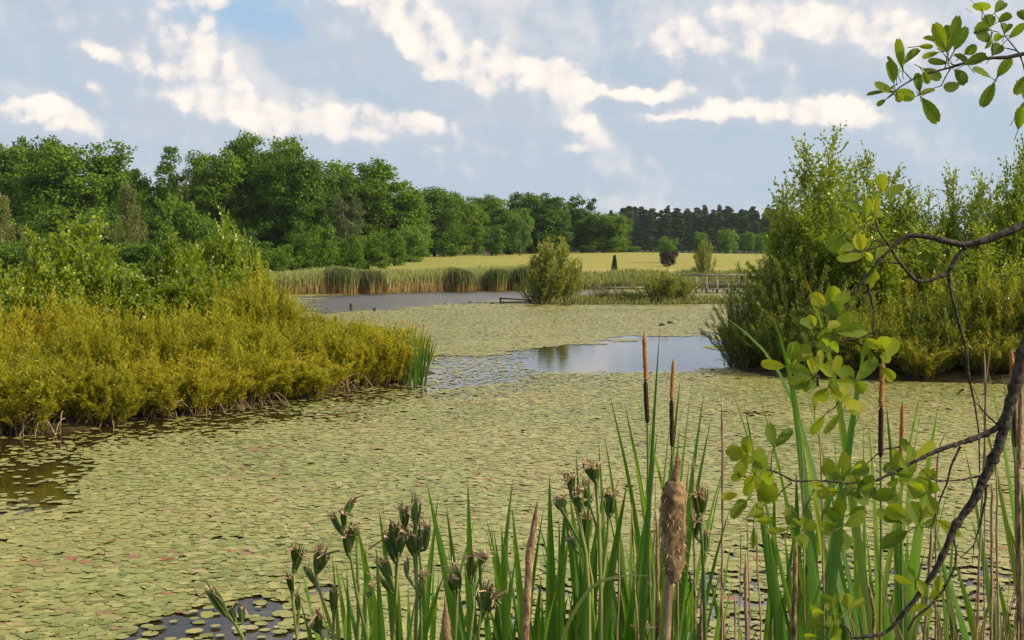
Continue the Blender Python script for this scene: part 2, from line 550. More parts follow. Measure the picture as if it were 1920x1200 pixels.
M['fluff'] = bark_mat('cattail_fluff', (0.10, 0.062, 0.028), (0.29, 0.20, 0.105), 26, stretch=(1, 1, 0.55), dist=0.012, bump=1)
M['deadstem'] = bark_mat('dead_stem', (0.13, 0.08, 0.045), (0.36, 0.26, 0.16), 40, stretch=(1, 1, 0.1), dist=0.003)

# water
m, t, out = new_mat('pond_water')
bs = t.n('ShaderNodeBsdfPrincipled')
g = t.n('ShaderNodeNewGeometry')
bs.inputs['Base Color'].default_value = (0.030, 0.022, 0.006, 1)
bs.inputs['Roughness'].default_value = 0.03
bs.inputs['IOR'].default_value = 1.333
bp = t.n('ShaderNodeBump')
spw = t.n('ShaderNodeSeparateXYZ'); t.l(g.outputs['Position'], spw.inputs[0])
bp.inputs['Strength'].default_value = 0.5
t.l(t.ss(spw.outputs[1], 50, 60, 0.006, 0.30), bp.inputs['Distance'])
t.l(t.ss(spw.outputs[1], 50, 60, 0.03, 0.30), bs.inputs['Roughness'])
nz = t.m('ADD', t.noise(g.outputs['Position'], 2.6, 3), t.m('MULTIPLY', t.noise(g.outputs['Position'], 11, 2), 0.25))
t.l(nz, bp.inputs['Height'])
t.l(bp.outputs[0], bs.inputs['Normal'])
t.l(bs.outputs[0], out.inputs['Surface'])
M['water'] = m

# floating pads
m, t, out = new_mat('lily_pad')
at = t.n('ShaderNodeAttribute', attribute_name='rnd')
col = ramp(t, at.outputs['Fac'], [(0, (0.110, 0.128, 0.026)), (0.30, (0.170, 0.190, 0.045)), (0.7, (0.215, 0.228, 0.068)), (0.90, (0.29, 0.28, 0.10)),
                                  (0.93, (0.27, 0.20, 0.10)), (0.965, (0.18, 0.10, 0.045)), (1, (0.23, 0.07, 0.03))])
g = t.n('ShaderNodeNewGeometry')
col = t.mix(t.ss(t.noise(g.outputs['Position'], 0.22, 4), 0.38, 0.62, 0, 0.4), col, (0.30, 0.27, 0.085))
col = t.mix(t.ss(t.noise(g.outputs['Position'], 38, 3), 0.56, 0.75, 0, 0.35), col, (0.33, 0.22, 0.10))
bs = t.n('ShaderNodeBsdfPrincipled')
t.l(col, bs.inputs['Base Color'])
bs.inputs['Roughness'].default_value = 0.5
bs.inputs['Specular IOR Level'].default_value = 0.22
bp = t.n('ShaderNodeBump')
bp.inputs['Strength'].default_value = 0.4
bp.inputs['Distance'].default_value = 0.004
t.l(t.noise(g.outputs['Position'], 60, 3), bp.inputs['Height'])
t.l(bp.outputs[0], bs.inputs['Normal'])
t.l(bs.outputs[0], out.inputs['Surface'])
M['pad'] = m

# ground
m, t, out = new_mat('ground_soil_and_grass')
g = t.n('ShaderNodeNewGeometry')
sp = t.n('ShaderNodeSeparateXYZ'); t.l(g.outputs['Position'], sp.inputs[0])
soil = t.mix(t.ss(t.noise(g.outputs['Position'], 3, 6), 0.4, 0.6), (0.030, 0.022, 0.012), (0.065, 0.060, 0.022))
stv = t.v('MULTIPLY', g.outputs['Position'], (0.25, 1.0, 1.0))
gr = t.mix(t.ss(t.noise(stv, 0.13, 5), 0.36, 0.64), (0.165, 0.190, 0.026), (0.222, 0.215, 0.040))
gr = t.mix(t.ss(t.noise(stv, 0.9, 6, 0.65), 0.40, 0.72, 0, 0.5), gr, (0.19, 0.22, 0.04))
band = t.ss(t.m('ADD', sp.outputs[1], t.m('MULTIPLY', t.noise(stv, 0.05, 3), 30.0)), 128, 146)
gr = t.mix(t.m('MULTIPLY', band, 0.30), (0.255, 0.232, 0.062), gr)
bandg = t.mix(band, (0.28, 0.25, 0.075), gr)
col = t.mix(t.ss(sp.outputs[1], 97, 104), soil, bandg)
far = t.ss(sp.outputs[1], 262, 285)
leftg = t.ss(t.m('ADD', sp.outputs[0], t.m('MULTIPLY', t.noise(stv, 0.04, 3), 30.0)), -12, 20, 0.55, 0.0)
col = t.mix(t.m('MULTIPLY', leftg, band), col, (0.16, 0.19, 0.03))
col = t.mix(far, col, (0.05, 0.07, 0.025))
bs = t.n('ShaderNodeBsdfPrincipled')
t.l(col, bs.inputs['Base Color'])
bs.inputs['Roughness'].default_value = 0.95
bs.inputs['Specular IOR Level'].default_value = 0.1
bp = t.n('ShaderNodeBump')
bp.inputs['Strength'].default_value = 0.6
bp.inputs['Distance'].default_value = 0.08
t.l(t.noise(g.outputs['Position'], 5, 6, 0.7), bp.inputs['Height'])
t.l(bp.outputs[0], bs.inputs['Normal'])
t.l(bs.outputs[0], out.inputs['Surface'])
M['ground'] = m

# ------------------------------------------------------------------ terrain and water
def poly_px(lst):
    return np.array([G(px, py)[:2] for px, py in lst])


PEN = np.vstack([poly_px([(-60, 830), (0, 818), (100, 812), (190, 800), (350, 779), (480, 760), (600, 740), (690, 725), (762, 716)]),
                 [(-1.6, 26.5), (-2.6, 29.5), (-6, 34), (-12, 42), (-24, 54), (-60, 62), (-90, 40), (-60, 12), (-14, 12.5), (-8.6, 16.0)]])
RGT = np.vstack([poly_px([(1395, 697), (1450, 706), (1560, 712), (1700, 716), (1920, 722)]),
                 [(16, 23.5), (60, 20), (80, 60), (40, 48), (16, 40), (9, 34), (5.6, 29.5)]])
ISL = np.array([(1.2, 64.6), (4, 63.4), (8, 63.6), (11, 64.6), (12.4, 66), (9, 67.2), (4, 67.4), (1.4, 66.6)])
FAR = np.array([(-500, 74), (-60, 74), (-19, 79.5), (-13, 81), (-6, 87), (1, 92), (8, 94), (20, 95), (40, 90), (500, 80), (500, 5000), (-500, 5000)])
NEAR = np.array([(-500, 3.4), (-3.6, 3.6), (0, 5.0), (2.5, 5.6), (6, 5.8), (500, 6), (500, -500), (-500, -500)])


def sdist(poly, X, Y):
    """signed distance, positive inside"""
    n = len(poly)
    best = np.full(X.shape, 1e9)
    ins = np.zeros(X.shape, bool)
    for i in range(n):
        a, b = poly[i], poly[(i + 1) % n]
        e = b - a
        wx, wy = X - a[0], Y - a[1]
        tt = np.clip((wx * e[0] + wy * e[1]) / (e @ e), 0, 1)
        best = np.minimum(best, np.hypot(wx - e[0] * tt, wy - e[1] * tt))
        c = ((a[1] > Y) != (b[1] > Y)) & (X < (b[0] - a[0]) * (Y - a[1]) / (b[1] - a[1] + 1e-12) + a[0])
        ins ^= c
    return np.where(ins, best, -best)


def land(X, Y):
    return np.maximum.reduce([sdist(q, X, Y) for q in (PEN, RGT, ISL, FAR, NEAR)])


def ss_np(x, a, b):
    q = np.clip((x - a) / (b - a), 0, 1)
    return q * q * (3 - 2 * q)


def height(X, Y):
    X = np.asarray(X, float); Y = np.asarray(Y, float)
    s = land(X, Y)
    z = -0.7 + 0.7 * ss_np(s, -2.2, 0.0) + 0.22 * ss_np(s, 0.0, 0.8)
    fy = np.interp(Y, [80, 92, 100, 125, 180, 250, 300, 420, 520, 1100], [0, 0, 0.45, 1.0, 1.95, 2.85, 2.9, 3.4, 6.5, 12.0])
    z = z + fy + np.where(Y > 95, 0.12 * np.sin(X * 0.05 + 1) + 0.08 * np.sin(X * 0.13 + Y * 0.02), 0) * ss_np(Y, 95, 130)
    nb = sdist(NEAR, X, Y)
    z = z + np.where(nb > 0, 0.75 * ss_np(nb, 0.3, 4.2), 0)
    return z + 0.03 * np.sin(X * 3.1) * np.sin(Y * 2.7)


def gz(x, y):
    return float(height(np.array([x]), np.array([y]))[0])


dx = np.concatenate([-np.geomspace(900, 46, 22), np.arange(-45, 45.1, 0.6), np.geomspace(46, 900, 22)])
dy = np.concatenate([-np.geomspace(60, 3, 12), np.arange(-2, 100, 0.6), np.geomspace(101, 1100, 40)])
X, Y = np.meshgrid(dx, dy)
Z = height(X, Y)
nx, ny = len(dx), len(dy)
idx = np.arange(nx * ny).reshape(ny, nx)
Q = np.stack([idx[:-1, :-1], idx[:-1, 1:], idx[1:, 1:], idx[1:, :-1]], -1).reshape(-1, 4)
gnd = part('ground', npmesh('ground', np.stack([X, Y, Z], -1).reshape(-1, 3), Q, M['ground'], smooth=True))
tag(gnd, kind='structure')
wat = part('water', npmesh('water', [(-120, 2, 0), (120, 2, 0), (120, 110, 0), (-120, 110, 0)], [(0, 1, 2, 3)], M['water']))
tag(wat, kind='structure')

# ------------------------------------------------------------------ floating pads
OPEN = [  # (polygon in photo pixels on the water, leftover cover inside)
    ([(585, 556), (700, 549), (990, 541), (1010, 560), (900, 566), (760, 577), (640, 584), (560, 590)], 0.0),
    ([(1010, 541), (1130, 536), (1130, 553), (1010, 560)], 0.05),
    ([(775, 672), (950, 660), (1080, 645), (1190, 632), (1345, 624), (1420, 690), (1300, 697), (1080, 702), (950, 712), (780, 738)], 0.16),
    ([(1000, 657), (1080, 647), (1190, 634), (1345, 627), (1400, 684), (1290, 694), (1080, 697), (980, 690)], 0.0),
    ([(780, 738), (950, 706), (1200, 696), (1420, 694), (1420, 712), (1200, 722), (950, 738), (770, 752)], 0.62),
    ([(-400, 838), (60, 838), (130, 862), (200, 900), (170, 935), (100, 955), (0, 975), (-400, 1040)], 0.22),
    ([(-100, 880), (80, 878), (175, 905), (140, 940), (-100, 950)], 0.05),
    ([(170, 1240), (290, 1172), (420, 1136), (500, 1126), (560, 1136), (640, 1160), (760, 1240)], 0.14),
    ([(820, 1240), (860, 1120), (1000, 1090), (1400, 1062), (1800, 1065), (2100, 1060), (2100, 1500), (820, 1500)], 0.38),
    ([(1250, 1080), (1500, 1030), (1800, 1030), (2000, 1030), (2000, 1100), (1250, 1110)], 0.6),
    ([(1010, 566), (1330, 563), (1330, 570), (1010, 573)], 0.1),
]
OPENW = [(np.array([G(a, b)[:2] for a, b in pl]), c) for pl, c in OPEN]


def vnoise(X, Y, s, seed):
    rr = np.random.default_rng(seed)
    tab = rr.random((64, 64))
    x, y = X / s, Y / s
    xi, yi = np.floor(x).astype(int), np.floor(y).astype(int)
    fx, fy = x - xi, y - yi
    fx, fy = fx * fx * (3 - 2 * fx), fy * fy * (3 - 2 * fy)
    def T(a, b): return tab[a % 64, b % 64]
    return (T(xi, yi) * (1 - fx) + T(xi + 1, yi) * fx) * (1 - fy) + (T(xi, yi + 1) * (1 - fx) + T(xi + 1, yi + 1) * fx) * fy


def coverage(X, Y):
    wx = X + (vnoise(X, Y, 1.1, 3) - 0.5) * 0.9 * (Y / 18)
    wy = Y + (vnoise(X, Y, 0.9, 4) - 0.5) * 1.2 * (Y / 18)
    c = np.full(X.shape, 0.985)
    for pl, cv in OPENW:
        s = sdist(pl, wx, wy)
        c = np.where(s > 0, np.minimum(c, cv), c)
    L = land(X, Y)
    # gap of bare dark water along the left bank
    pb = sdist(PEN, X, Y)
    gap = ss_np(-pb + (vnoise(X, Y, 0.8, 5) - 0.5) * 1.8, 0.4, 3.3)
    c = np.where((pb < 0) & (Y < 24.5), np.minimum(c, 0.12 + 0.87 * gap), c)
    c = np.where((vnoise(X, Y, 0.35, 6) + vnoise(X, Y, 1.3, 7) > 1.66) & (Y < 24), np.minimum(c, 0.4), c)
    return np.where(L > -0.10, 0, c)


rng = np.random.default_rng(11)


def pad_field(y0, y1, sp, rad, k, seed):
    rg = np.random.default_rng(seed)
    xs = np.arange(-0.47 * y1 - 1, 0.47 * y1 + 1, sp)
    ys = np.arange(y0, y1, sp * 0.87)
    X, Y = np.meshgrid(xs, ys)
    X = X + (np.arange(len(ys)) % 2)[:, None] * sp * 0.5
    X = (X + rg.normal(0, sp * 0.24, X.shape)).ravel()
    Y = (Y + rg.normal(0, sp * 0.24, Y.shape)).ravel()
    keep = (np.abs(X) < 0.47 * Y + 0.6) & (Y > y0) & (Y < y1)
    X, Y = X[keep], Y[keep]
    keep = rg.random(len(X)) < coverage(X, Y)
    X, Y = X[keep], Y[keep]
    n = len(X)
    r = rad * np.clip(rg.normal(1.02, 0.24, n), 0.4, 1.6)
    th0 = rg.random(n) * 6.283
    th = th0[:, None] + np.linspace(0.12, 2 * math.pi - 0.12, k)[None]
    rr = r[:, None] * (1 + rg.normal(0, 0.05, (n, k)))
    tl = 0.026 if y0 < 30 else 0.016
    tx, ty = rg.normal(0, tl, n), rg.normal(0, tl, n)
    stray = rg.random(n) < 0.03
    tx = np.where(stray, tx * 5, tx); ty = np.where(stray, ty * 5, ty)
    zb = 0.006 + rg.random(n) * (0.010 if y0 < 30 else 0.006)
    px_, py_ = rr * np.cos(th), rr * np.sin(th)
    V = np.stack([X[:, None] + px_, Y[:, None] + py_, zb[:, None] + px_ * tx[:, None] + py_ * ty[:, None] + rg.random((n, k)) * rad * 0.04], -1)
    v = rg.random(n)
    v = np.where(rg.random(n) < 0.80, v * 0.90, v)
    redz = vnoise(X, Y, 1.0, 9)
    v = np.where((redz > 0.62) & (rg.random(n) < 0.10), 0.92 + 0.08 * rg.random(n), v)
    v = np.where((v < 0.9) & (Y > 26), v * 0.5 + 0.35, v)
    return X, Y, r, V, v


pads = []
Xp, Yp, rp, Vp, vp = pad_field(5.6, 16, 0.054, 0.0445, 8, 21)
ppx, ppy = to_px(Xp, Yp, np.zeros_like(Xp))
inview = (ppx > 2) & (ppx < 1918) & (ppy < 1198)
score = np.where(inview & ((ppx < 640) | (ppx > 1300)), Yp, 1e6)
order = np.argsort(score)[:300]
solo = np.zeros(len(Xp), bool); solo[order] = True
for i in order:
    k = Vp.shape[1]
    o = np.array((Xp[i], Yp[i], 0.0))
    ring = Vp[i] - o
    V = np.vstack([ring, ring.mean(0) - (0, 0, 0.002)])
    # fan of quads, notch left open as in a water-lily leaf
    Qf = [(j, j + 1, j + 2, k) for j in range(0, k - 2, 2)] + [(k - 2, k - 1, k - 1, k)]
    me = bpy.data.meshes.new('floating_leaf')
    me.from_pydata([tuple(a) for a in V], [], [q if len(set(q)) == 4 else (k - 2, k - 1, k) for q in Qf])
    a = me.attributes.new('rnd', 'FLOAT', 'POINT')
    a.data.foreach_set('value', np.full(len(V), vp[i], dtype=np.float32))
    me.materials.append(M['pad'])
    ob = part('floating_leaf', me)
    ob.location = o
    red = vp[i] > 0.92
    rgt = ppx[i] > 960
    lab = ('reddish brown floating water-lily leaf ' if red else 'round green floating water-lily leaf ') + \
          ('near the bottom edge among the right reeds' if rgt else 'near the bottom left edge of the pond')
    tag(ob, lab, 'lily pad', ('reddish' if red else 'green') + ' floating leaves at bottom ' + ('right' if rgt else 'left'))
Vs, vs = [Vp[~solo]], [vp[~solo]]
me = npmesh('floating_leaves', Vs[0].reshape(-1, 3), np.arange(Vs[0].shape[0] * 8).reshape(-1, 8), M['pad'], np.concatenate(vs))
tag(part('floating_leaves', me), 'carpet of small green floating leaves covering the near pond', 'lily pads', kind='stuff')
for nm, y0, y1, sp, rad, k, sd_, lb in (('floating_leaves', 16, 34, 0.058, 0.0475, 6, 22, 'carpet of floating leaves across the middle of the pond'),
                                      ('floating_leaves', 34, 58, 0.082, 0.061, 5, 23, 'pale band of floating leaves before the island'),
                                      ('floating_leaves', 58, 93, 0.13, 0.10, 6, 24, 'floating leaves round the island and along the far shore')):
    Xq, Yq, rq, Vq, vq = pad_field(y0, y1, sp, rad, k, sd_)
    me = npmesh(nm, Vq.reshape(-1, 3), np.arange(Vq.shape[0] * k).reshape(-1, k), M['pad'], vq)
    tag(part(nm, me), lb, 'lily pads', kind='stuff')

# ------------------------------------------------------------------ trees
def crown_points(rg, n, h, w, z0=0.10, nl=34, sub=14, lobe=0.15, top=1.0, lean=0.0, gap=0.0):
    """points on a crown made of lobes made of leaf clumps; returns pos, outward"""
    pos, outw = [], []
    per = max(1, n // (nl * sub))
    L = []
    for i in range(nl):
        u = (i + rg.random()) / nl
        zc = z0 + (top - z0 - 0.07) * u
        prof = math.sin(math.pi * min(1, (0.16 + 0.84 * (1 - (zc - z0) / (top - z0))) ) ** 0.9) ** 0.55 if zc > 0.35 else 0.72 + 0.28 * (zc - z0) / (0.35 - z0 + 1e-6)
        rr = w * 0.5 * max(0.10, prof) * (0.55 + 0.30 * rg.random())
        a = i * 2.4 + rg.normal(0, 0.4)
        c = np.array((rr * math.cos(a) + lean * zc * h, rr * math.sin(a), zc * h))
        L.append((c, w * lobe * (0.8 + 0.5 * rg.random())))
    for c, lr in L:
        d = unit(rg.normal(size=(sub, 3)))
        d[:, 2] = d[:, 2] * 0.8 + 0.15
        sc = c + d * lr * (0.55 + 0.45 * rg.random((sub, 1)))
        for q in range(sub):
            e = unit(rg.normal(size=(per, 3)))
            rad = lr * (0.30 + 0.22 * rg.random())
            p = sc[q] + e * rad * (0.55 + 0.5 * rg.random((per, 1))) * (1, 1, 0.8)
            pos.append(p); outw.append(unit(e * 0.7 + d[q] * 0.6 + unit(p - (0, 0, 0.45 * h)) * 0.4))
    return np.vstack(pos), np.vstack(outw), L


def broadleaf(name, seed, h, w, n=22000, leaf=0.30, mat='oak', z0=0.06, bark='trunk', **kw):
    rg = np.random.default_rng(seed)
    pos, ow, L = crown_points(rg, n, h, w, z0, **kw)
    dr = unit(rg.normal(size=pos.shape) * 0.8 + ow * 0.3 + (0, 0, -0.25))
    nr = ow + rg.normal(size=pos.shape) * 0.55
    sz = leaf * (0.6 + 0.8 * rg.random(len(pos)))
    cl = np.repeat(rg.random(len(L)), len(pos) // len(L) + 1)[:len(pos)]
    crown = leafmesh(name + '_crown', pos, dr, sz, sz * 0.75, M[mat], rg, nr, LEAF_OVAL, rnd=np.clip(0.55 * rg.random(len(pos)) + 0.45 * cl, 0, 1))
    b = MB()
    b.tube([(0, 0, -0.4), (0.1, 0, h * 0.25), (-0.1, 0.1, h * 0.55), (0, 0, h * 0.85)], [w * 0.035, w * 0.026, w * 0.016, 0.03], 8)
    for c, lr in L[::2]:
        z = max(h * 0.08, c[2] * 0.62)
        b.tube([(0, 0, z), (c[0] * 0.5, c[1] * 0.5, (z + c[2]) * 0.5 + 0.2), tuple(c), tuple(c + unit(c - (0, 0, h * .4)) * lr * 0.8)], [w * 0.011, w * 0.008, w * 0.004, 0.01], 5)
    return crown, b.mesh(name + '_trunk', M[bark])


def scots_pine(name, seed, h, w):
    rg = np.random.default_rng(seed)
    pos, out_, L = [], [], []
    nb = 42
    for i in range(nb):
        u = (i + rg.random()) / nb
        z = h * (0.07 + 0.92 * u)
        r = w * 0.5 * (1 - u) ** (0.75, 0.42, 0.58)[seed % 3] * (0.5 + 0.5 * rg.random()) + 0.15
        a = i * 2.4 + rg.random()
        c = np.array((r * math.cos(a), r * math.sin(a), z + 0.2 * r))
        L.append(c)
        n = 330
        e = unit(rg.normal(size=(n, 3)))
        pos.append(c + e * (0.9, 0.9, 0.5) * (0.35 + 0.65 * rg.random((n, 1))) * w * 0.19 * (1.1 - 0.4 * u))
        out_.append(e)
    pos, out_ = np.vstack(pos), np.vstack(out_)
    crown = leafmesh(name + '_crown', pos, out_ + rg.normal(size=pos.shape) * 0.5, 0.42, 0.20, M['pine'], rg)
    b = MB()
    b.tube([(0, 0, -0.5), (0.05, 0, h * .5), (0, 0, h * .97)], [0.19, 0.13, 0.03], 6)
    for c in L[::2]:
        b.tube([(0, 0, c[2] - 0.35), tuple(c)], [0.05, 0.02], 4)
    return crown, b.mesh(name + '_trunk', M['trunk'])


OAKS = [broadleaf('oak', 100 + i, 17, 11.5, 34000, 0.36, nl=46, sub=18, lobe=(0.15, 0.165, 0.18)[i % 3]) for i in range(5)]
GREY = broadleaf('grey_tree', 140, 12, 6, 12000, 0.26, mat='oak_grey', nl=26, lobe=0.19)
LOOSE = [broadleaf('loose_tree', 150 + i, 17, 10, 13000, 0.28, nl=24, lobe=0.12, sub=12, z0=0.1) for i in range(2)]
POPLAR = broadleaf('poplar', 160, 18, 6, 12000, 0.30, nl=26, lobe=0.19)
SHRUBS = [broadleaf('thicket', 170 + i, 3.2, 4.2, 9000, 0.16, mat='oak', nl=16, lobe=0.20, z0=0.02) for i in range(2)]
FIELDT = [broadleaf('field_tree', 180 + i, 8, 7, 11000, 0.26, mat='lime', nl=22, lobe=0.18, z0=(0.12, 0.25)[i]) for i in range(2)]
PINES = [scots_pine('pine', 200 + i, 19, (5.0, 6.0, 4.4)[i]) for i in range(3)]


def tree_at(proto, name, cat, label, px, top, wpx, d, h0, w0, group, rg, base=None):
    x = (px - 960) / F * d
    z = gz(x, d) if base is None else base
    ht = P(px, top, d)[2] - z
    wd = wpx / F * d
    o = thing(name, label, cat, (x, d, z), rg.uniform(0, 6.28), (wd / w0, wd / w0, ht / h0), group)
    part('crown', proto[0], o)
    part('trunk', proto[1], o)
    return o


rg = random.Random(5)
gname = 'broadleaved trees along the far wood edge'
#      px, top, width px, distance, proto
DEC = [(5, 276, 130, 158, 0, 'broad green oak at the left edge of the photograph'),
       (80, 268, 120, 166, 1, 'tall dark green oak second from the left end of the wood'),
       (138, 272, 180, 150, 2, 'large bright green oak with a sloping right flank at left'),
       (232, 316, 100, 158, 3, 'lower round oak behind the pale drooping birch'),
       (290, 345, 90, 168, 4, 'low oak filling the dip right of the drooping birch'),
       (352, 276, 135, 160, 'L0', 'open-crowned tree with sky showing between its limbs'),
       (415, 290, 120, 152, 0, 'mid green oak just right of the open-crowned tree'),
       (455, 310, 90, 172, 3, 'dark oak half hidden left of the tallest tree'),
       (500, 258, 140, 155, 2, 'tallest tree of the wood, dark with a ragged top'),
       (556, 296, 120, 150, 4, 'dense oak on the right shoulder of the tallest tree'),
       (600, 330, 100, 160, 1, 'slightly lower oak in the notch left of the domed oak'),
       (668, 305, 140, 168, 0, 'big domed dark green oak in the middle of the wood'),
       (722, 338, 130, 162, 3, 'green oak sloping down right of the domed oak'),
       (762, 385, 90, 165, 1, 'smaller oak at the foot of the sloping tree line'),
       (815, 356, 105, 190, 2, 'round bright green oak standing at the meadow edge'),
       (872, 380, 80, 215, 4, 'dark oak right of the round meadow edge oak'),
       (905, 370, 95, 232, 0, 'mid green oak above the pale standing hay cone'),
       (955, 388, 80, 225, 3, 'oak left of the two loose poplars, yellowish low down'),
       (1010, 364, 110, 238, 1, 'broad oak behind the island willow'),
       (1130, 402, 90, 245, 4, 'lower green oak where the broadleaved wood ends'),
       (1150, 412, 60, 255, 2, 'small bluish oak touching the pine wood')]
BACK = [(-60, 300, 150, 185), (30, 300, 150, 188), (180, 360, 150, 186), (245, 372, 130, 188), (310, 372, 130, 186), (385, 330, 150, 190), (470, 300, 130, 190),
        (580, 340, 140, 190), (640, 350, 140, 192), (700, 370, 140, 195), (780, 400, 110, 215), (850, 400, 100, 250), (930, 400, 110, 262),
        (980, 400, 100, 265), (1050, 395, 110, 268), (1105, 405, 100, 270)]
for px, top, w, d, k, lab in DEC:
    pr = LOOSE[0] if k == 'L0' else OAKS[k]
    h0, w0 = (17, 10) if k == 'L0' else (17, 11.5)
    tree_at(pr, 'oak_tree', 'tree', lab, px, top, w * 1.06, d, h0, w0, gname, rg)
for i, (px, top, w, d) in enumerate(BACK):
    where = ['far left', 'left', 'left, behind the sloping oak', 'left, behind the drooping birch', 'left of the open-crowned tree', 'behind the open-crowned tree',
             'behind the tallest tree', 'right of the tallest tree', 'left of the domed oak', 'behind the domed oak', 'left of the meadow edge oak',
             'right of the meadow edge oak', 'above the hay cone', 'left of the broad oak', 'behind the loose poplars', 'right of the loose poplars'][i]
    tree_at(OAKS[i % 5], 'oak_tree', 'tree', 'shaded oak in the back row of the wood, ' + where, px, top, w, d, 17, 11.5, 'back row trees of the far wood', rg)
for px, top, w, d, pr, h0, w0, nm, lab in (
        (650, 372, 62, 148, GREY, 12, 6, 'whitebeam', 'grey-green narrow tree in front of the domed oak'),
        (1062, 372, 60, 246, LOOSE[1], 17, 10, 'poplar_tree', 'loose feathery poplar, left one of the pair above the island'),
        (1092, 365, 46, 248, POPLAR, 18, 6, 'poplar_tree', 'tall thin poplar with a bare side, right one of the pair'),
        (930, 425, 50, 205, FIELDT[0], 8, 7, 'young_oak', 'pale green low tree at the meadow edge behind the hay cone'),
        (975, 402, 44, 206, FIELDT[1], 8, 7, 'young_oak', 'narrow grey-green tree at the meadow edge left of the island willow'),
        (772, 425, 70, 150, FIELDT[0], 8, 7, 'young_oak', 'bright low tree where the wood meets the meadow corner')):
    tree_at(pr, nm, 'tree', lab, px, top, w, d, h0, w0, None, rg)
TH = [(300, 378, 90), (350, 395, 100), (395, 420, 90), (260, 430, 90), (440, 440, 80), (480, 470, 70), (515, 468, 60), (550, 462, 66), (590, 430, 80), (615, 460, 70),
      (655, 450, 60), (690, 445, 66), (730, 440, 70), (765, 455, 60), (120, 400, 150), (40, 420, 150), (200, 410, 150), (-40, 410, 150), (0, 440, 120), (160, 450, 110), (235, 440, 110)]
THL = {300: 'under the dip right of the drooping birch', 350: 'under the open-crowned tree', 395: 'right of under the open-crowned tree', 260: 'at the foot of the drooping birch', 440: 'left of under the tallest tree',
       480: 'at the left foot of the tallest tree', 515: 'bright green, directly under the tallest tree', 550: 'rounded, at the right foot of the tallest tree', 590: 'under the right shoulder of the tallest tree',
       615: 'in the notch before the domed oak', 655: 'at the foot of the grey-green narrow tree', 690: 'under the domed oak', 730: 'under the oak right of the domed one', 765: 'where the wood meets the meadow corner',
       120: 'behind the tallest left bank alder', 40: 'behind the pale-tipped alder', 200: 'left of the foot of the drooping birch', -40: 'outside the left edge, just cut by it', 0: 'low, at the left edge below the olive birch',
       160: 'low, right behind the tallest left bank alder', 235: 'low, straight under the drooping birch'}
for i, (px, top, w) in enumerate(TH):
    d = float(np.interp(px, [470, 505, 700, 770], [140, 106, 120, 152])) + (2 if i % 2 else 0)
    lab = 'leafy bush ' + THL[px]
    tree_at(SHRUBS[i % 2], 'thicket_bush', 'bush', lab, px, top, w, d, 3.2, 4.2, 'thicket bushes at the foot of the wood', rg)

for px, top, lab in ((-30, 462, 'cut by the left edge'), (40, 458, 'below the olive birch'), (110, 455, 'left of the tallest alder'), (180, 462, 'right of the tallest alder'),
                     (245, 466, 'in front of the drooping birch stem'), (310, 462, 'left of the twin-leader alder'), (375, 458, 'between the last tall alders'), (440, 462, 'behind the rightmost tall alder'), (490, 476, 'at the left end of the reed bed')):
    tree_at(SHRUBS[int(px) % 2], 'thicket_bush', 'bush', 'dark near thicket bush on the far bank ' + lab, px, top, 125, 104 if px < 470 else 108, 3.2, 4.2, 'near thicket bushes between the left bank and the wood', rg)

# pine wood
rp_ = random.Random(9)
pine_tops = []
for row, (d, n, base_top) in enumerate(((395, 30, 406), (425, 30, 397), (455, 26, 392))):
    for i in range(n):
        px = 1128 + (1500 - 1128) * (i + rp_.uniform(0.1, 0.9)) / n
        top = base_top + rp_.uniform(-8, 10) + (10 if px < 1160 else 0)
        w = rp_.uniform(17, 38)
        tree_at(PINES[rp_.randrange(3)], 'pine_tree', 'pine', ('front', 'middle', 'rear')[row] + ' row pine of the dark distant pine wood',
                px, top, w, d, 19, 5.0, ('front', 'middle', 'rear')[row] + ' row of the distant pines', rg)

# weeping birches
def weeping_birch(name, seed, h, w, n=9000):
    r_ = np.random.default_rng(seed)
    pos, dr = [], []
    b = MB()
    b.tube([(0, 0, -0.3), (0.1, 0, h * .4), (0, 0.05, h * .75), (0.05, 0, h)], [0.14, 0.10, 0.06, 0.02], 7)
    ns = 95
    for i in range(ns):
        u = r_.random() ** 0.8
        z = h * (0.15 + 0.84 * u)
        a = r_.random() * 6.28
        r0 = w * 0.5 * (1 - u ** 1.6 * 0.8) * (0.15 + 1.05 * r_.random() ** 1.4)
        c = np.array((r0 * math.cos(a), r0 * math.sin(a), z))
        if i % 3 == 0:
            b.tube([(0, 0, z - r0 * 0.6), tuple(c * (0.6, 0.6, 1) + (0, 0, 0.05)), tuple(c)], [0.03, 0.02, 0.008], 4)
        ln = h * (0.10 + 0.14 * r_.random())
        m_ = n // ns
        tt = r_.random((m_, 1))
        pos.append(c + tt * (0, 0, -ln) + r_.normal(size=(m_, 3)) * (0.16, 0.16, 0.1) * (0.5 + tt))
        dr.append(np.repeat([(0.0, 0, -1)], m_, 0) + r_.normal(size=(m_, 3)) * 0.35)
    pos, dr = np.vstack(pos), np.vstack(dr)
    return leafmesh(name + '_crown', pos, dr, 0.22, 0.10, M['birch'], r_), b.mesh(name + '_trunk', M['birchbark'])


WB = weeping_birch('birch', 31, 10, 5, 11000)
tree_at(WB, 'weeping_birch', 'tree', 'pale drooping birch standing before the dark wood, left of centre', 243, 340, 76, 128, 10, 5, None, rg)
tree_at(WB, 'weeping_birch', 'tree', 'olive birch with a pale trunk cut by the left edge', 4, 360, 100, 120, 10, 5, None, rg)

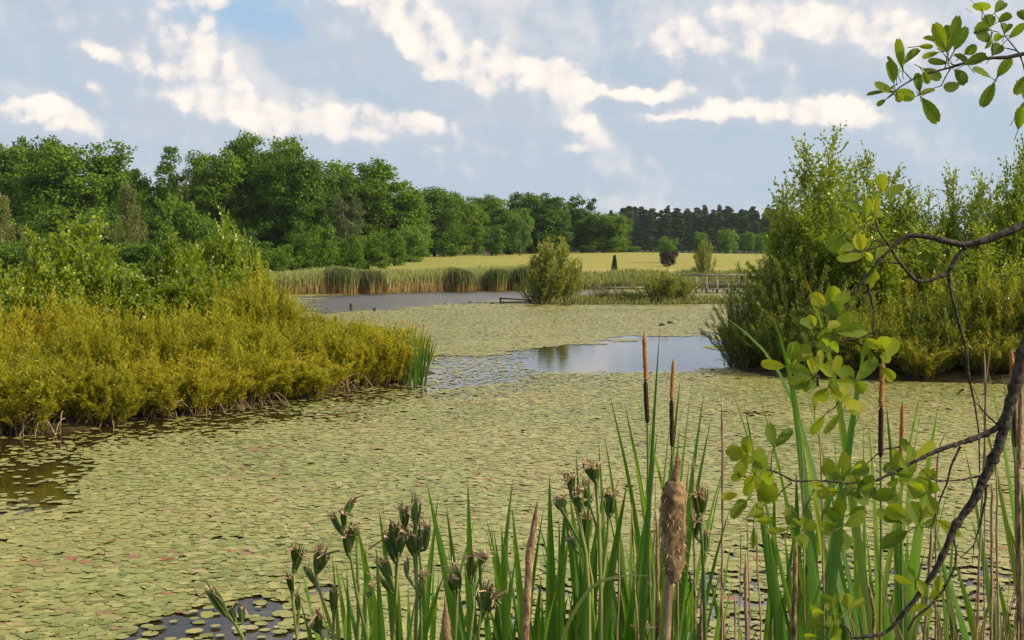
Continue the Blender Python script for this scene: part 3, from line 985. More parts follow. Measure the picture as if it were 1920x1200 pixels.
# ------------------------------------------------------------------ meadow trees
def spruce(name, seed, h, w, mat):
    r_ = np.random.default_rng(seed)
    pos, dr = [], []
    for i in range(60):
        u = i / 60
        z = h * (0.04 + 0.95 * u)
        r0 = w * 0.5 * (1 - u) ** 0.9 * r_.uniform(0.75, 1.1)
        a = i * 2.4
        m_ = 60
        tt = r_.random((m_, 1)) ** 0.6
        e = np.array((math.cos(a), math.sin(a), -0.15))
        pos.append(np.array((0, 0, z)) + e * r0 * tt + r_.normal(size=(m_, 3)) * 0.03 * w)
        dr.append(np.repeat([e], m_, 0) + r_.normal(size=(m_, 3)) * 0.5)
    b = MB(); b.tube([(0, 0, -0.2), (0, 0, h * 0.97)], [0.08, 0.02], 6)
    return leafmesh(name + '_crown', np.vstack(pos), np.vstack(dr), 0.10, 0.04, M[mat], r_), b.mesh(name + '_trunk', M['trunk'])


M['sprucem'] = leaf_mat('spruce_needles', [(0, (0.015, 0.040, 0.022)), (1, (0.035, 0.075, 0.035))], 0, 0.7, spec=0.1)
M['junip'] = leaf_mat('purple_leaves', [(0, (0.030, 0.024, 0.026)), (1, (0.075, 0.055, 0.055))], 0.1, 0.7, spec=0.1)
tree_at(spruce('spruce', 5, 2.0, 0.8, 'sprucem'), 'small_spruce', 'tree', 'small dark green spruce alone on the meadow', 1152, 478, 17, 104, 2, 0.8, None, rg)
tree_at(broadleaf('purple_bush', 7, 3, 3.2, 6000, 0.14, mat='junip', nl=14, lobe=0.2, z0=0.1), 'purple_bush', 'bush', 'low dark purplish bush on the meadow', 1253, 470, 30, 132, 3, 3.2, None, rg)
FT = [(1252, 446, 36, 150, 0, 'pale round willow tree behind the purplish bush'),
      (1312, 436, 26, 262, 1, 'dark green tree behind the tall meadow sapling, before the pines'),
      (1365, 432, 40, 258, 0, 'bright green round-headed tree before the pine wood'),
      (1402, 436, 26, 250, 1, 'pale feathery tree at the right end of the meadow'),
      (1428, 440, 34, 252, 0, 'olive tree at the right end of the meadow beside the bank shrubs'),
      (1185, 462, 30, 262, 1, 'low bush at the meadow far edge, left of the pines'),
      (1165, 464, 30, 262, 0, 'dark low bush touching the end of the broadleaved wood'),
      (1104, 460, 28, 240, 1, 'low bush behind the right flank of the island willow')]
for px, top, w, d, k, lab in FT:
    tree_at(FIELDT[k], 'meadow_tree', 'tree', lab, px, top, w, d, 8, 7, 'trees dotted round the far meadow', rg)

# hay cone, stakes and saplings on the meadow
o = thing('hay_cone', 'small pale tan hay cone standing at the meadow far edge', 'haystack', (P(912, 477, 205)[0], 205, gz(-4.2, 205)))
b = MB()
b.tube([(0, 0, 0), (0, 0, 0.5), (0, 0, 0.9), (0.03, 0, 1.15), (0, 0, 1.4)], [0.55, 0.5, 0.34, 0.14, 0.03], 10)
part('straw', b.mesh('hay_cone', M['straw']), o)
b = MB(); b.tube([(0, 0, 1.2), (0, 0, 1.75)], [0.04, 0.03], 5); part('pole', b.mesh('hay_pole', M['wood']), o)
M['sapl'] = leaf_mat('sapling_yellow', [(0, (0.20, 0.24, 0.03)), (1, (0.34, 0.33, 0.05))], 0.35, 0.5)
SAP = broadleaf('sapling', 77, 3.5, 1.8, 1500, 0.16, mat='sapl', nl=10, lobe=0.22, z0=0.45, sub=8)
for px, top, lab in ((839, 456, 'young yellow-green sapling tied to dark stakes on the meadow'), (869, 461, 'smaller young sapling on the meadow right of the staked one')):
    tree_at(SAP, 'meadow_sapling', 'sapling', lab, px, top, 10, 200, 3.5, 1.8, None, rg)
for px, lab in ((844, 'left dark wooden stake beside the yellow sapling'), (850, 'right dark wooden stake beside the yellow sapling')):
    b = MB(); b.tube([(0, 0, -0.1), (0, 0, 0.9)], [0.06, 0.05], 6)
    ob = part('stake', b.mesh('stake', M['darkwood']))
    x = P(px, 480, 196)[0]
    ob.location = (x, 196, gz(x, 196))
    tag(ob, lab, 'stake')

# ------------------------------------------------------------------ far reeds
def reed_mesh(name, pts, mat, rg_, hmin, hmax, wd=0.045, topflare=0.0):
    n = len(pts)
    x, y = pts[:, 0], pts[:, 1]
    z = height(x, y)
    z = np.maximum(z, -0.05)
    hh = rg_.uniform(hmin, hmax, n) * (0.80 + 0.34 * vnoise(x + 50, y * 0.6, 1.9, 31) + 0.12 * vnoise(x + 9, y, 0.5, 32))
    lean = rg_.normal(0, 0.07, (n, 2))
    seg = 4
    V = np.zeros((n, seg * 2 + 2, 3))
    a = rg_.random(n) * 3.14
    sx, sy = np.cos(a) * wd * 0.5, np.sin(a) * wd * 0.5
    rr = np.zeros((n, seg * 2 + 2))
    for k in range(seg + 1):
        t_ = k / seg
        wk = (0.5 + 0.9 * t_) if t_ < 0.9 else 0.4
        cx = x + lean[:, 0] * hh * t_ ** 2 * 2; cy = y + lean[:, 1] * hh * t_ ** 2 * 2
        V[:, 2 * k, 0] = cx - sx * wk; V[:, 2 * k, 1] = cy - sy * wk
        V[:, 2 * k + 1, 0] = cx + sx * wk; V[:, 2 * k + 1, 1] = cy + sy * wk
        V[:, 2 * k, 2] = V[:, 2 * k + 1, 2] = z + hh * t_
        rr[:, 2 * k] = rr[:, 2 * k + 1] = np.clip(t_ * 0.85 + rg_.normal(0, 0.14, n), 0, 1)
    base = (np.arange(n) * (seg * 2 + 2))[:, None]
    Q = np.concatenate([base + np.array([[2 * k, 2 * k + 1, 2 * k + 3, 2 * k + 2]]) for k in range(seg)], 0)
    return npmesh(name, V.reshape(-1, 3), Q, M[mat], rr.ravel())


rr_ = np.random.default_rng(8)
shore = np.array([(-19.5, 79.3), (-13, 80.8), (-6, 86.8), (1, 91.8), (2.5, 92.3)])
def along(sh, n, depth, rgx):
    seg = np.linalg.norm(np.diff(sh, axis=0), axis=1)
    cum = np.concatenate([[0], np.cumsum(seg)])
    tt = rgx.random(n) * cum[-1]
    xx = np.interp(tt, cum, sh[:, 0]); yy = np.interp(tt, cum, sh[:, 1])
    return np.stack([xx, yy + depth * rgx.random(n)], 1)
pts = along(shore, 30000, 4.0, rr_)
keep = vnoise(pts[:, 0] * 1.0, pts[:, 1] * 0.4, 1.3, 12) > 0.12
pts = pts[keep]
tag(part('reed_bed', reed_mesh('reed_bed', pts, 'reedf', rr_, 0.85, 1.38)), 'long bed of tan and green reeds along the far shore', 'reeds', kind='stuff')
sh2 = np.array([(1.5, 91.6), (8, 93.4), (20, 94), (34, 91)])
tag(part('sedge_bed', reed_mesh('sedge_bed', along(sh2, 20000, 6.0, rr_), 'sedge', rr_, 0.35, 0.85)), 'low greyish green sedge on the far shore behind the island', 'sedge', kind='stuff')
for px, d, w, lab in ((640, 82.0, 0.85, 'dark green reed clump nearest the left end of the reed bed'), (693, 83.5, 0.75, 'second dark reed clump from the left in the reed bed'),
                      (865, 88.2, 0.9, 'tall dark reed clump in the middle of the reed bed'), (932, 89.6, 0.6, 'small dark reed clump near the right end of the reed bed'),
                      (985, 90.5, 0.9, 'shaded reed clump just left of the island willow')):
    x = (px - 960) / F * d
    pt = np.stack([x + rr_.normal(0, w * 0.42, 1400), d + rr_.normal(0, 0.3, 1400)], 1)
    me = reed_mesh('reed_clump', pt, 'reedd', rr_, 1.2, 1.58)
    ob = part('reed_clump', me)
    tag(ob, lab, 'reed clump', 'dark reed clumps in the far reed bed')

# ------------------------------------------------------------------ shrubs
def stem_shrub(name, seed, h, w, nst, sprigs, nleaf, leafL, leafW, mat, bark='twig', spread=0.9, low=0.15, shape=LEAF_DIAMOND, tw=0.28, up=0.9, dome=1.0, nrmup=0.0, stemr=0.008, shoots=0):
    """many stems fanned out from the base; twigs with leaves over the outside and the inside of the dome"""
    r_ = np.random.default_rng(seed)
    b = MB()
    stems = []
    for i in range(nst):
        a = r_.random() * 6.283
        q = math.sqrt(r_.random())
        tip = np.array((math.cos(a) * q * w * 0.5 * spread, math.sin(a) * q * w * 0.5 * spread, 0))
        tip[2] = h * (1 - 0.55 * q ** 2 * dome) * r_.uniform(0.72, 1.0)
        base = tip * (0.30, 0.30, 0) + r_.normal(size=3) * (0.06, 0.06, 0) * w
        midp = base * 0.4 + tip * 0.6; midp[2] = tip[2] * 0.55; midp[:2] = base[:2] + (tip[:2] - base[:2]) * 0.42
        base[2] = -0.25
        tt = np.linspace(0, 1, 6)[:, None]
        c = (1 - tt) ** 2 * base + 2 * tt * (1 - tt) * midp + tt ** 2 * tip
        stems.append(c)
        b.tube(c, np.linspace(stemr * 1.6, stemr * 0.35, 6), 4, rnd=r_.random(), cap=False)
    S = np.array(stems)                                  # nst,6,3
    zk = h / (S[:, -1, 2].max() + tw * 0.25)
    S[:, :, 2] *= zk
    for v_ in b.V: v_[:, 2] *= zk
    k = r_.integers(0, nst, sprigs)
    tt = low + (1 - low) * r_.random(sprigs) ** 0.75
    f = tt * 5; i0 = np.minimum(f.astype(int), 4); fr = (f - i0)[:, None]
    p0 = S[k, i0] * (1 - fr) + S[k, i0 + 1] * fr
    sd_ = unit(S[k, np.minimum(i0 + 1, 5)] - S[k, i0])
    rad = unit(np.concatenate([p0[:, :2], np.zeros((sprigs, 1))], 1) + r_.normal(size=(sprigs, 3)) * 0.25 * w * (1, 1, 0))
    d0 = unit(sd_ * up + rad * 0.55 + r_.normal(size=(sprigs, 3)) * 0.35)
    ln = tw * r_.uniform(0.4, 1.15, sprigs) * (1.25 - 0.75 * tt)
    if shoots:                                           # long upright shoots standing out of the top
        ks = r_.integers(0, nst, shoots)
        p0[:shoots] = S[ks, 5]; d0[:shoots] = unit(r_.normal(size=(shoots, 3)) * 0.16 + (0, 0, 1)); ln[:shoots] = tw * r_.uniform(0.8, 1.5, shoots)
    n = sprigs * nleaf
    u = np.tile(np.linspace(0.12, 1.0, nleaf), sprigs)[:, None]
    P0 = np.repeat(p0, nleaf, 0); D0 = np.repeat(d0, nleaf, 0); LN = np.repeat(ln, nleaf)[:, None]
    curve = np.array((0, 0, 0.25))
    pos = P0 + D0 * LN * u + curve * (LN * u ** 2)
    side = unit(np.cross(D0, r_.normal(size=(n, 3))))
    dr = unit(D0 * 0.75 + side * 0.75 + (0, 0, 0.12))
    nr = r_.normal(size=(n, 3)) + (0, 0, nrmup)
    sz = leafL * r_.uniform(0.65, 1.25, n)
    rv = np.clip(np.repeat(r_.random(sprigs), nleaf) * 0.5 + 0.5 * r_.random(n), 0, 1)
    fol = leafmesh(name + '_foliage', pos, dr, sz, sz * (leafW / leafL), M[mat], r_, nr, shape, rv)
    # twigs drawn as thin tubes for a share of the sprigs
    for j in range(0, sprigs, 9):
        b.tube([p0[j], p0[j] + d0[j] * ln[j] * 0.95], [stemr * 0.35, stemr * 0.15], 3, rnd=0.5, cap=False)
    return fol, b.mesh(name + '_stems', M[bark])


WIL = [stem_shrub('willow_shrub', 300 + i, 1.5, 1.9, 60, 1050, 13, 0.095, 0.023, 'willow', tw=0.38, low=0.13, up=1.8, dome=0.75, shoots=46) for i in range(5)]
WILR = [stem_shrub('shore_willow', 310 + i, 1.5, 1.9, 60, 1100, 13, 0.090, 0.021, 'willow_shade', tw=0.38, low=0.06, up=1.6, dome=0.75, shoots=30) for i in range(3)]
SAL = [stem_shrub('sapling_shrub', 320 + i, 3.0, 1.9, 34, 1500, 9, 0.098, 0.072, 'alder', tw=0.55, low=0.10, up=0.6, shape=LEAF_OVAL, dome=1.3, nrmup=0.6, stemr=0.012) for i in range(4)]


def shrub_at(pr, name, cat, label, px, top, wpx, d, h0, w0, group, rg, mats=('foliage', 'stems'), xx=None):
    x = (px - 960) / F * d if xx is None else xx
    z = max(gz(x, d), 0.0)
    ht = P(px, top, d)[2] - z
    wd = wpx / F * d
    o = thing(name, label, cat, (x, d, z), rg.uniform(0, 6.28), (wd / w0, wd / w0, ht / h0), group)
    part(mats[0], pr[0], o)
    part(mats[1], pr[1], o)
    return o


def bank_d(px):            # distance of the left bank waterline along a photo column
    pys = np.interp(px, [-60, 0, 100, 190, 350, 480, 600, 690, 762, 800], [830, 818, 812, 800, 779, 760, 740, 725, 716, 712])
    return G(px, pys)[1]


rs = random.Random(14)
ENV = ([-100, 0, 100, 200, 300, 400, 450, 490, 540, 600, 650, 700, 760], [560, 556, 545, 575, 598, 545, 518, 508, 560, 592, 602, 610, 632])
ordn = 0
WG = 'yellow-green willow shrubs on the left bank'
lst = []
for row, (off, dens, hf) in enumerate(((0.35, 15, None), (1.7, 13, None), (3.4, 12, None), (5.6, 11, None), (8.0, 10, None))):
    for i in range(dens):
        px = -50 + (790 + 10 * (2 - row)) * (i + 0.5 + rs.uniform(-0.25, 0.25)) / dens
        if row == 0: px = -45 + 800 * (i + 0.5 + rs.uniform(-0.2, 0.2)) / dens
        dd = bank_d(min(px, 762)) + off + (rs.uniform(-0.25, 0.35) if row == 0 else rs.uniform(-.5, .5))
        if row >= 2 and px > 700: continue
        if row == 0:
            top = G(px, 0)[1] if False else None
            z = 0.75 + rs.uniform(-0.12, 0.15) if px < 620 else 0.95
            top = 480 + F * (CAMZ - z) / dd
        elif row == 1:
            z = 1.15 + rs.uniform(-0.1, 0.15)
            top = 480 + F * (CAMZ - z) / dd
        else:
            env = np.interp(px, *ENV)
            top = env + rs.uniform(-4, 10) + (4 - row) * 22
        env = np.interp(px, *ENV)
        top = max(top, env + rs.uniform(-3, 6)) - rs.uniform(0, 24 if px < 520 else 9)
        lst.append((px, top, dd, row))
LM = ['cut by the left edge', 'just right of the left edge', 'below the pale-tipped alder', 'left of below the tallest alder', 'straight below the tallest alder',
      'below the right shoulder of the tallest alder', 'below the gap between tall alders', 'below the twin-leader alder', 'below the tall slim alder',
      'below the rightmost alder', 'right of the alders, under the reed bed start', 'under the end of the open channel', 'below the dark mooring post',
      'below the post stump', 'next to the tip cattails']
LMX = [-40, 15, 62, 110, 155, 210, 270, 325, 390, 445, 505, 565, 630, 690, 750]
from collections import defaultdict
byrow = defaultdict(list)
for q in sorted(lst, key=lambda q: q[0]): byrow[q[3]].append(q)
lmk = {}
for r0_, qs in byrow.items():
    used = -1
    for j, q in enumerate(qs):
        rest = len(qs) - j - 1
        cand = [k for k in range(used + 1, len(LM) - rest)]
        k = min(cand, key=lambda k: abs(LMX[k] - q[0])); used = k
        lmk[(q[0], r0_)] = LM[k]
ordinals = {}
for px, top, dd, row in sorted(lst, key=lambda q: (q[3], q[0])):
    c = ordinals.get(row, 0) + 1; ordinals[row] = c
    rn = ('at the waterline', 'just behind the front row', 'halfway up the mass', 'high in the mass', 'topmost')[row]
    shrub_at(WIL[rs.randrange(5)], 'willow_shrub', 'shrub', 'yellow-green willow %s, %s' % (rn, lmk[(px, row)]),
             px, top, (1.65 + rs.uniform(-.35, .35)) * F / dd, dd, 1.5, 1.9, WG, rs)
TALL = [(-20, 470, 150, 24, 'leafy alder shrub cut by the left edge'), (62, 428, 120, 24.5, 'bushy alder with a pale leading shoot near the left edge'), (150, 400, 170, 25.5, 'tallest alder shrub of the left bank, broad and rounded'),
        (205, 470, 120, 26.5, 'alder shrub on the right shoulder of the tallest one'), (272, 498, 110, 27, 'lower alder shrub in the gap between two tall ones'),
        (318, 438, 120, 27.5, 'alder shrub with two upright leaders left of the last tall one'), (368, 455, 110, 26.5, 'alder shrub filling between the leader pair and the last tall one'), (416, 398, 100, 28, 'tall slim alder shrub with a high thin tip'),
        (462, 430, 80, 28.5, 'rightmost tall alder shrub of the left bank'), (110, 500, 130, 22.5, 'low dark alder shrub in front of the tallest one'), (300, 530, 140, 24.5, 'low alder shrub deep among the willows'), (20, 520, 110, 22.5, 'low alder shrub deep among the willows near the left edge'), (395, 500, 130, 26, 'low alder shrub beneath the tall slim one'),
        (235, 512, 150, 24.5, 'low broad alder shrub under the right shoulder of the tallest one'), (445, 498, 110, 26.5, 'low alder shrub beneath the rightmost tall one'), (345, 500, 140, 25.0, 'low alder shrub beneath the twin-leader one'),
        (180, 455, 130, 24.8, 'alder shrub leaning right from the tallest one'), (65, 500, 150, 22.8, 'low alder shrub beneath the pale-tipped one'), (490, 470, 60, 29.0, 'thin alder shoot right of the rightmost tall one')]
for i, (px, top, w, d, lab) in enumerate(TALL):
    shrub_at(SAL[i % 4], 'alder_shrub', 'shrub', lab, px, top, w, d, 3.0, 1.9, 'alder shrubs rising behind the left bank willows', rs)

# bare roots and twigs at the left waterline
for i, px in enumerate((25, 75, 190, 300, 350, 430, 490, 560, 640)):
    d0 = bank_d(px) - 0.02
    x = (px - 960) / F * d0
    b = MB()
    for j in range(9):
        a = rs.uniform(-1.0, 1.0)
        p = np.array((rs.uniform(-.3, .3), 0.25, rs.uniform(0.15, .35)))
        q = p + np.array((math.sin(a) * 0.35, -rs.uniform(0.15, 0.4), 0.05))
        e = q + np.array((math.sin(a) * 0.2, -rs.uniform(0.0, 0.15), -0.45))
        tt = np.linspace(0, 1, 7)[:, None]
        b.tube((1 - tt) ** 2 * p + 2 * tt * (1 - tt) * q + tt ** 2 * e, np.linspace(0.010, 0.004, 7), 4, rnd=0.5)
    ob = part('brushwood', b.mesh('brushwood', M['deadstem']))
    ob.location = (x, d0, 0)
    tag(ob, 'pale bare twigs arching into the water ' + ('cut by the left edge', 'below the pale-tipped alder', 'right of below the tallest alder', 'below the gap between alders', 'below the slim alder', 'below the rightmost alder', 'at mid bank, left of the deepest shade', 'below the channel end', 'nearest the bank tip')[i], 'twigs', 'bare twigs along the left waterline')

# right bank
TALLS = [stem_shrub('bank_sapling', 340 + i, 5.0, 2.6, (22, 28, 18)[i], 1900, 9, 0.096, 0.068, 'alder', tw=0.95, low=0.08, shape=LEAF_OVAL, dome=1.35, nrmup=0.5, stemr=0.014, up=0.50, spread=1.15) for i in range(3)]
DARKW = stem_shrub('bank_willow', 350, 2.6, 3.2, 110, 2600, 13, 0.075, 0.016, 'willow_dark', tw=0.34, low=0.03, spread=1.1, dome=1.3)
DARKW2 = stem_shrub('bank_willow', 351, 2.6, 3.0, 90, 2000, 13, 0.075, 0.018, 'willow_dark', tw=0.32, low=0.03, spread=1.1)
RB = [(1522, 246, 165, 28.5, 0, 'tallest sapling of the right bank with a pointed leafy top'),
      (1484, 338, 85, 28.0, 1, 'lower sapling left of the tallest on the right bank'),
      (1585, 290, 140, 29.5, 1, 'sapling with several leaders right of the tallest one'),
      (1650, 286, 130, 30, 2, 'thin-topped sapling behind the near branch tip'),
      (1560, 360, 150, 27.5, 2, 'low leafy sapling below the tallest one'),
      (1690, 340, 140, 29.5, 0, 'leafy sapling right of the near branch tip'),
      (1745, 350, 130, 31, 1, 'sapling in the low part of the right skyline'),
      (1805, 318, 120, 29.5, 2, 'feathery sapling with drooping shoots on the right'),
      (1852, 330, 120, 30.5, 0, 'dense sapling left of the last tall one'),
      (1902, 252, 110, 28.5, 1, 'tall wispy sapling near the right edge'),
      (1950, 270, 130, 29.5, 2, 'sapling cut by the right edge'),
      (1640, 400, 150, 27, 1, 'low sapling under the near horizontal branch'),
      (1740, 420, 150, 27, 0, 'low sapling behind the arching branch'),
      (1850, 420, 150, 27, 2, 'low sapling at the right behind the thick branch')]
for px, top, w, d, k, lab in RB:
    shrub_at(TALLS[k], 'bank_sapling', 'sapling', lab, px, top, w * 1.12, d, 5.0, 2.6, 'tall saplings on the right bank', rs)
for px, top, w, d, pr, h0, w0, lab in ((1418, 478, 190, 27.6, DARKW, 2.6, 3.2, 'dark spreading willow hanging over the water at the tip of the right bank'),
                                       (1500, 440, 210, 27.2, DARKW2, 2.6, 3.0, 'dark willow behind the tip of the right bank'),
                                       (1585, 520, 200, 25.9, DARKW, 2.6, 3.2, 'shaded willow in the middle of the right bank'),
                                       (1385, 560, 90, 27.4, DARKW2, 2.6, 3.0, 'small dark willow at the extreme tip of the right bank'),
                                       (1550, 600, 150, 25.6, DARKW, 2.6, 3.2, 'low dark willow touching the water right of the bank tip'),
                                       (1480, 560, 170, 26.4, DARKW2, 2.6, 3.0, 'low shaded willow close to the right bank waterline')):
    shrub_at(pr, 'bank_willow', 'shrub', lab, px, top, w, d, h0, w0, 'dark willows on the right bank', rs)
RL = ['at the waterline behind the bulrush between alder leaves', 'at the waterline right of that bulrush', 'at the waterline under the arching thin branch', 'at the waterline left of the thick limb', 'at the waterline behind the thick limb', 'cut by the right edge',
      'second row, above the bulrush', 'second row, behind the thick limb top', 'second row, at the dark willows', 'second row, under the branch fork', 'touching the dark willows at the waterline', 'lowest, left of the split dry stem', 'lowest, before the thick limb', 'lowest, above the orange spike']
for i, (px, top, d) in enumerate(((1640, 600, 25.2), (1700, 560, 25.6), (1760, 575, 25.2), (1820, 530, 25.4), (1880, 520, 25.4), (1940, 515, 25.2), (1730, 520, 26.6), (1860, 545, 26.4), (1670, 540, 26.6), (1790, 510, 26.9), (1600, 590, 25.6), (1845, 620, 24.8), (1900, 625, 24.7), (1730, 630, 24.8))):
    shrub_at(WILR[i % 3], 'willow_shrub', 'shrub', 'yellowish right bank willow ' + RL[i], px, top, 150, d, 1.5, 1.9, 'yellowish willow shrubs on the right bank', rs)

# island
ISB = stem_shrub('island_willow', 360, 3.4, 3.2, 60, 1500, 9, 0.16, 0.055, 'willow_grey', tw=0.5, low=0.05)
ISC = stem_shrub('island_willow', 361, 2.0, 2.8, 55, 800, 8, 0.15, 0.045, 'willow_grey', tw=0.4, low=0.12, spread=1.2)
ISD = stem_shrub('brown_brush', 362, 1.0, 1.6, 60, 90, 6, 0.10, 0.03, 'willow_grey', tw=0.2, stemr=0.012)
for px, top, w, d, pr, h0, w0, nm, cat, lab in (
        (1037, 445, 112, 65.3, ISB, 3.4, 3.2, 'island_willow', 'shrub', 'large round willow at the left end of the island'),
        (1005, 500, 70, 65.0, ISC, 2.0, 2.8, 'island_willow', 'shrub', 'low willow growing against the left side of the large one'),
        (1075, 480, 50, 65.6, ISC, 2.0, 2.8, 'island_willow', 'shrub', 'narrow willow against the right side of the large one'),
        (1232, 503, 105, 65.2, ISC, 2.0, 2.8, 'island_willow', 'shrub', 'fan-shaped willow near the right end of the island'),
        (1270, 512, 70, 65.5, ISC, 2.0, 2.8, 'island_willow', 'shrub', 'willow leaning out right of the fan-shaped one'),
        (1130, 535, 70, 65.0, ISD, 1.0, 1.6, 'brown_brush', 'brush', 'brown bare brush in the middle of the island'),
        (1165, 540, 60, 65.0, ISD, 1.0, 1.6, 'brown_brush', 'brush', 'brown bare brush left of the fan-shaped willow'),
        (1182, 545, 50, 64.6, ISC, 2.0, 2.8, 'island_willow', 'shrub', 'small bright willow at the foot of the fan-shaped one'),
        (1322, 446, 40, 98, ISC, 2.0, 2.8, 'shore_sapling', 'sapling', 'tall bushy sapling on the far shore before the meadow'),
        ):
    shrub_at(pr, nm, cat, lab, px, top, w, d, h0, w0, None, rs)

r_i = np.random.default_rng(19)
pi_ = np.stack([r_i.uniform(1.2, 12.4, 9000), r_i.uniform(63.2, 67.2, 9000)], 1)
pi_ = pi_[sdist(ISL, pi_[:, 0], pi_[:, 1]) > -0.15]
tag(part('island_grass', reed_mesh('island_grass', pi_, 'sedge', r_i, 0.05, 0.24, 0.03)), 'short rough grass covering the low island', 'grass', kind='stuff')

# wooden things
def wood_thing(name, label, cat, loc, boxes, tubes, mat='wood', group=None):
    o = thing(name, label, cat, loc, group=group)
    for nm, c, s, rz in boxes:
        b = MB(); b.box((0, 0, 0), *s, rz=0)
        ob = part(nm, b.mesh(nm, M[mat], smooth=False), o)
        ob.location = c; ob.rotation_euler = rz
    for nm, pts_, r_ in tubes:
        b = MB(); b.tube(pts_, r_, 7)
        part(nm, b.mesh(nm, M[mat]), o)
    return o


d = 84
x0 = P(1280, 540, d)[0]
bx_, tb_ = [], []
bx_.append(('deck', (2.9, 0, 0.58), (7.2, 1.0, 0.07), (0, 0, 0)))
bx_.append(('landing', (2.9, -0.9, 0.30), (7.2, 0.7, 0.07), (0, 0, 0)))
bx_.append(('handrail', (2.9, -0.5, 1.20), (7.2, 0.06, 0.09), (0, 0, 0)))
bx_.append(('handrail', (2.9, 0.5, 1.22), (7.2, 0.06, 0.09), (0, 0, 0)))
for i in range(11):
    xx = -0.6 + i * 0.72
    tb_.append(('post', [(xx, -0.5, -0.6), (xx, -0.5, 1.16)], 0.045))
    tb_.append(('post', [(xx + 0.1, 0.5, -0.6), (xx + 0.1, 0.5, 1.18)], 0.045))
    tb_.append(('post', [(xx + 0.3, -1.15, -0.6), (xx + 0.3, -1.15, 0.26)], 0.06))
wood_thing('footbridge', 'grey wooden footbridge with handrail and lower landing at the far shore', 'footbridge', (x0, d, 0), bx_, tb_)
d = 82
x0 = P(1110, 540, d)[0]
wood_thing('walkway', 'low grey plank walkway behind the island, left of the footbridge', 'walkway', (x0, d, 0),
           [('deck', (1.9, 0, 0.42), (3.9, 0.7, 0.07), (0, R(-0.6), 0))], [('post', [(xx, -0.25, -0.6), (xx, -0.25, 0.38)], 0.05) for xx in (0.2, 1.1, 2.0, 2.9, 3.7)])
d = 64.6
x0 = P(940, 568, d)[0]
wood_thing('broken_jetty', 'broken dark wooden jetty lying by the left end of the island', 'jetty', (x0, d, 0),
           [('beam', (0.75, 0, 0.24), (1.7, 0.10, 0.07), (0, R(4), R(5))), ('beam', (0.80, -0.15, 0.10), (1.5, 0.10, 0.07), (0, R(-1), R(-3))), ('plank', (1.6, -0.1, 0.14), (0.5, 0.4, 0.06), (R(8), R(25), 0)), ('plank', (1.75, 0.1, 0.36), (0.7, 0.12, 0.06), (0, R(3), 0))],
           [('post', [(0.0, 0, -0.5), (-0.05, 0, 0.34)], 0.05), ('post', [(0.1, -0.2, -0.5), (0.1, -0.2, 0.16)], 0.045), ('post', [(1.5, 0, -0.5), (1.5, 0, 0.25)], 0.05)], 'darkwood')
for px, py, hp, lab in ((658, 581, 12, 'short dark mooring post standing in open water at left centre'), (702, 584, 7, 'stump of a dark post just above the left bank shrubs')):
    g0 = G(px, py)
    b = MB(); hh = hp / F * g0[1]
    b.tube([(0, 0, -0.5), (0.01, 0, hh * .5), (0, 0, hh)], [0.07, 0.07, 0.065], 9)
    ob = part('post', b.mesh('post', M['darkwood'])); ob.location = (g0[0], g0[1], 0)
    tag(ob, lab, 'post')
for px, py, lab in ((924, 570, 'small dark stone just above the water left of the broken jetty'), (1241, 611, 'small dark clod in the far pads, left of a pair'), (1256, 607, 'small dark clod in the far pads, right of a pair')):
    g0 = G(px, py)
    b = MB(); b.tube([(-0.12, 0, 0), (-.07, 0, .03), (0, 0, 0.04), (.08, 0, .03), (0.13, 0, 0)], [0.01, 0.05, 0.07, 0.05, 0.01], 7)
    ob = part('clod', b.mesh('clod', M['darkwood'])); ob.location = (g0[0], g0[1], 0)
    tag(ob, lab, 'clod')

# ------------------------------------------------------------------ cattail clump at the tip of the left bank
def arc(base, tip, n=9, sag=0.0, bow=(0, 0, 0)):
    base, tip = np.asarray(base, float), np.asarray(tip, float)
    t_ = np.linspace(0, 1, n)[:, None]
    return base + (tip - base) * t_ + np.asarray(bow, float) * (4 * t_ * (1 - t_)) + np.array((0, 0, -sag)) * t_ ** 4


for i in range(6):
    px = 742 + i * 10
    d = 24.6 - 0.25 * i + (0.3 if i % 2 else 0)
    x = (px - 960) / F * d
    o = thing('cattail_plant', 'slender cattail at the left bank tip, ' + ('leftmost, against the willows', 'second from the willows, with a head', 'third, leaves only', 'fourth, upright with a head', 'fifth, leaning right', 'outermost over open water')[i], 'cattail', (x, d, 0), group='cattails at the tip of the left bank')
    b = MB()
    for j in range(9):
        lean = rs.uniform(-0.15, 0.32) + (i - 2) * 0.03
        hh = rs.uniform(0.8, 1.25)
        b.blade(arc((rs.uniform(-.08, .08), rs.uniform(-.08, .08), -0.2), (lean * hh, rs.uniform(-.2, .2), hh), 8, 0.05, (-lean * .1, 0, 0)), 0.022, (rs.uniform(-.6, .6), -1, 0), rnd=rs.random())
    part('foliage', b.mesh('cattail_foliage', M['blade']), o)
    if i in (0, 1, 3, 5):
        b = MB(); b.tube([(0, 0, -0.2), (0.02, 0, 1.12)], [0.006, 0.004], 5); part('stalk', b.mesh('cattail_stalk', M['stalk']), o)
        b = MB(); b.tube([(0.018, 0, 1.10), (0.02, 0, 1.12), (0.021, 0, 1.2), (0.022, 0, 1.22)], [0.004, 0.013, 0.013, 0.004], 6); part('seed_head', b.mesh('cattail_head', M['catmale']), o)

# ------------------------------------------------------------------ foreground reeds and irises
rb = random.Random(77)


def CX(o, s):
    return lambda x, y: (o[0] + x * s, o[1] + y * s)


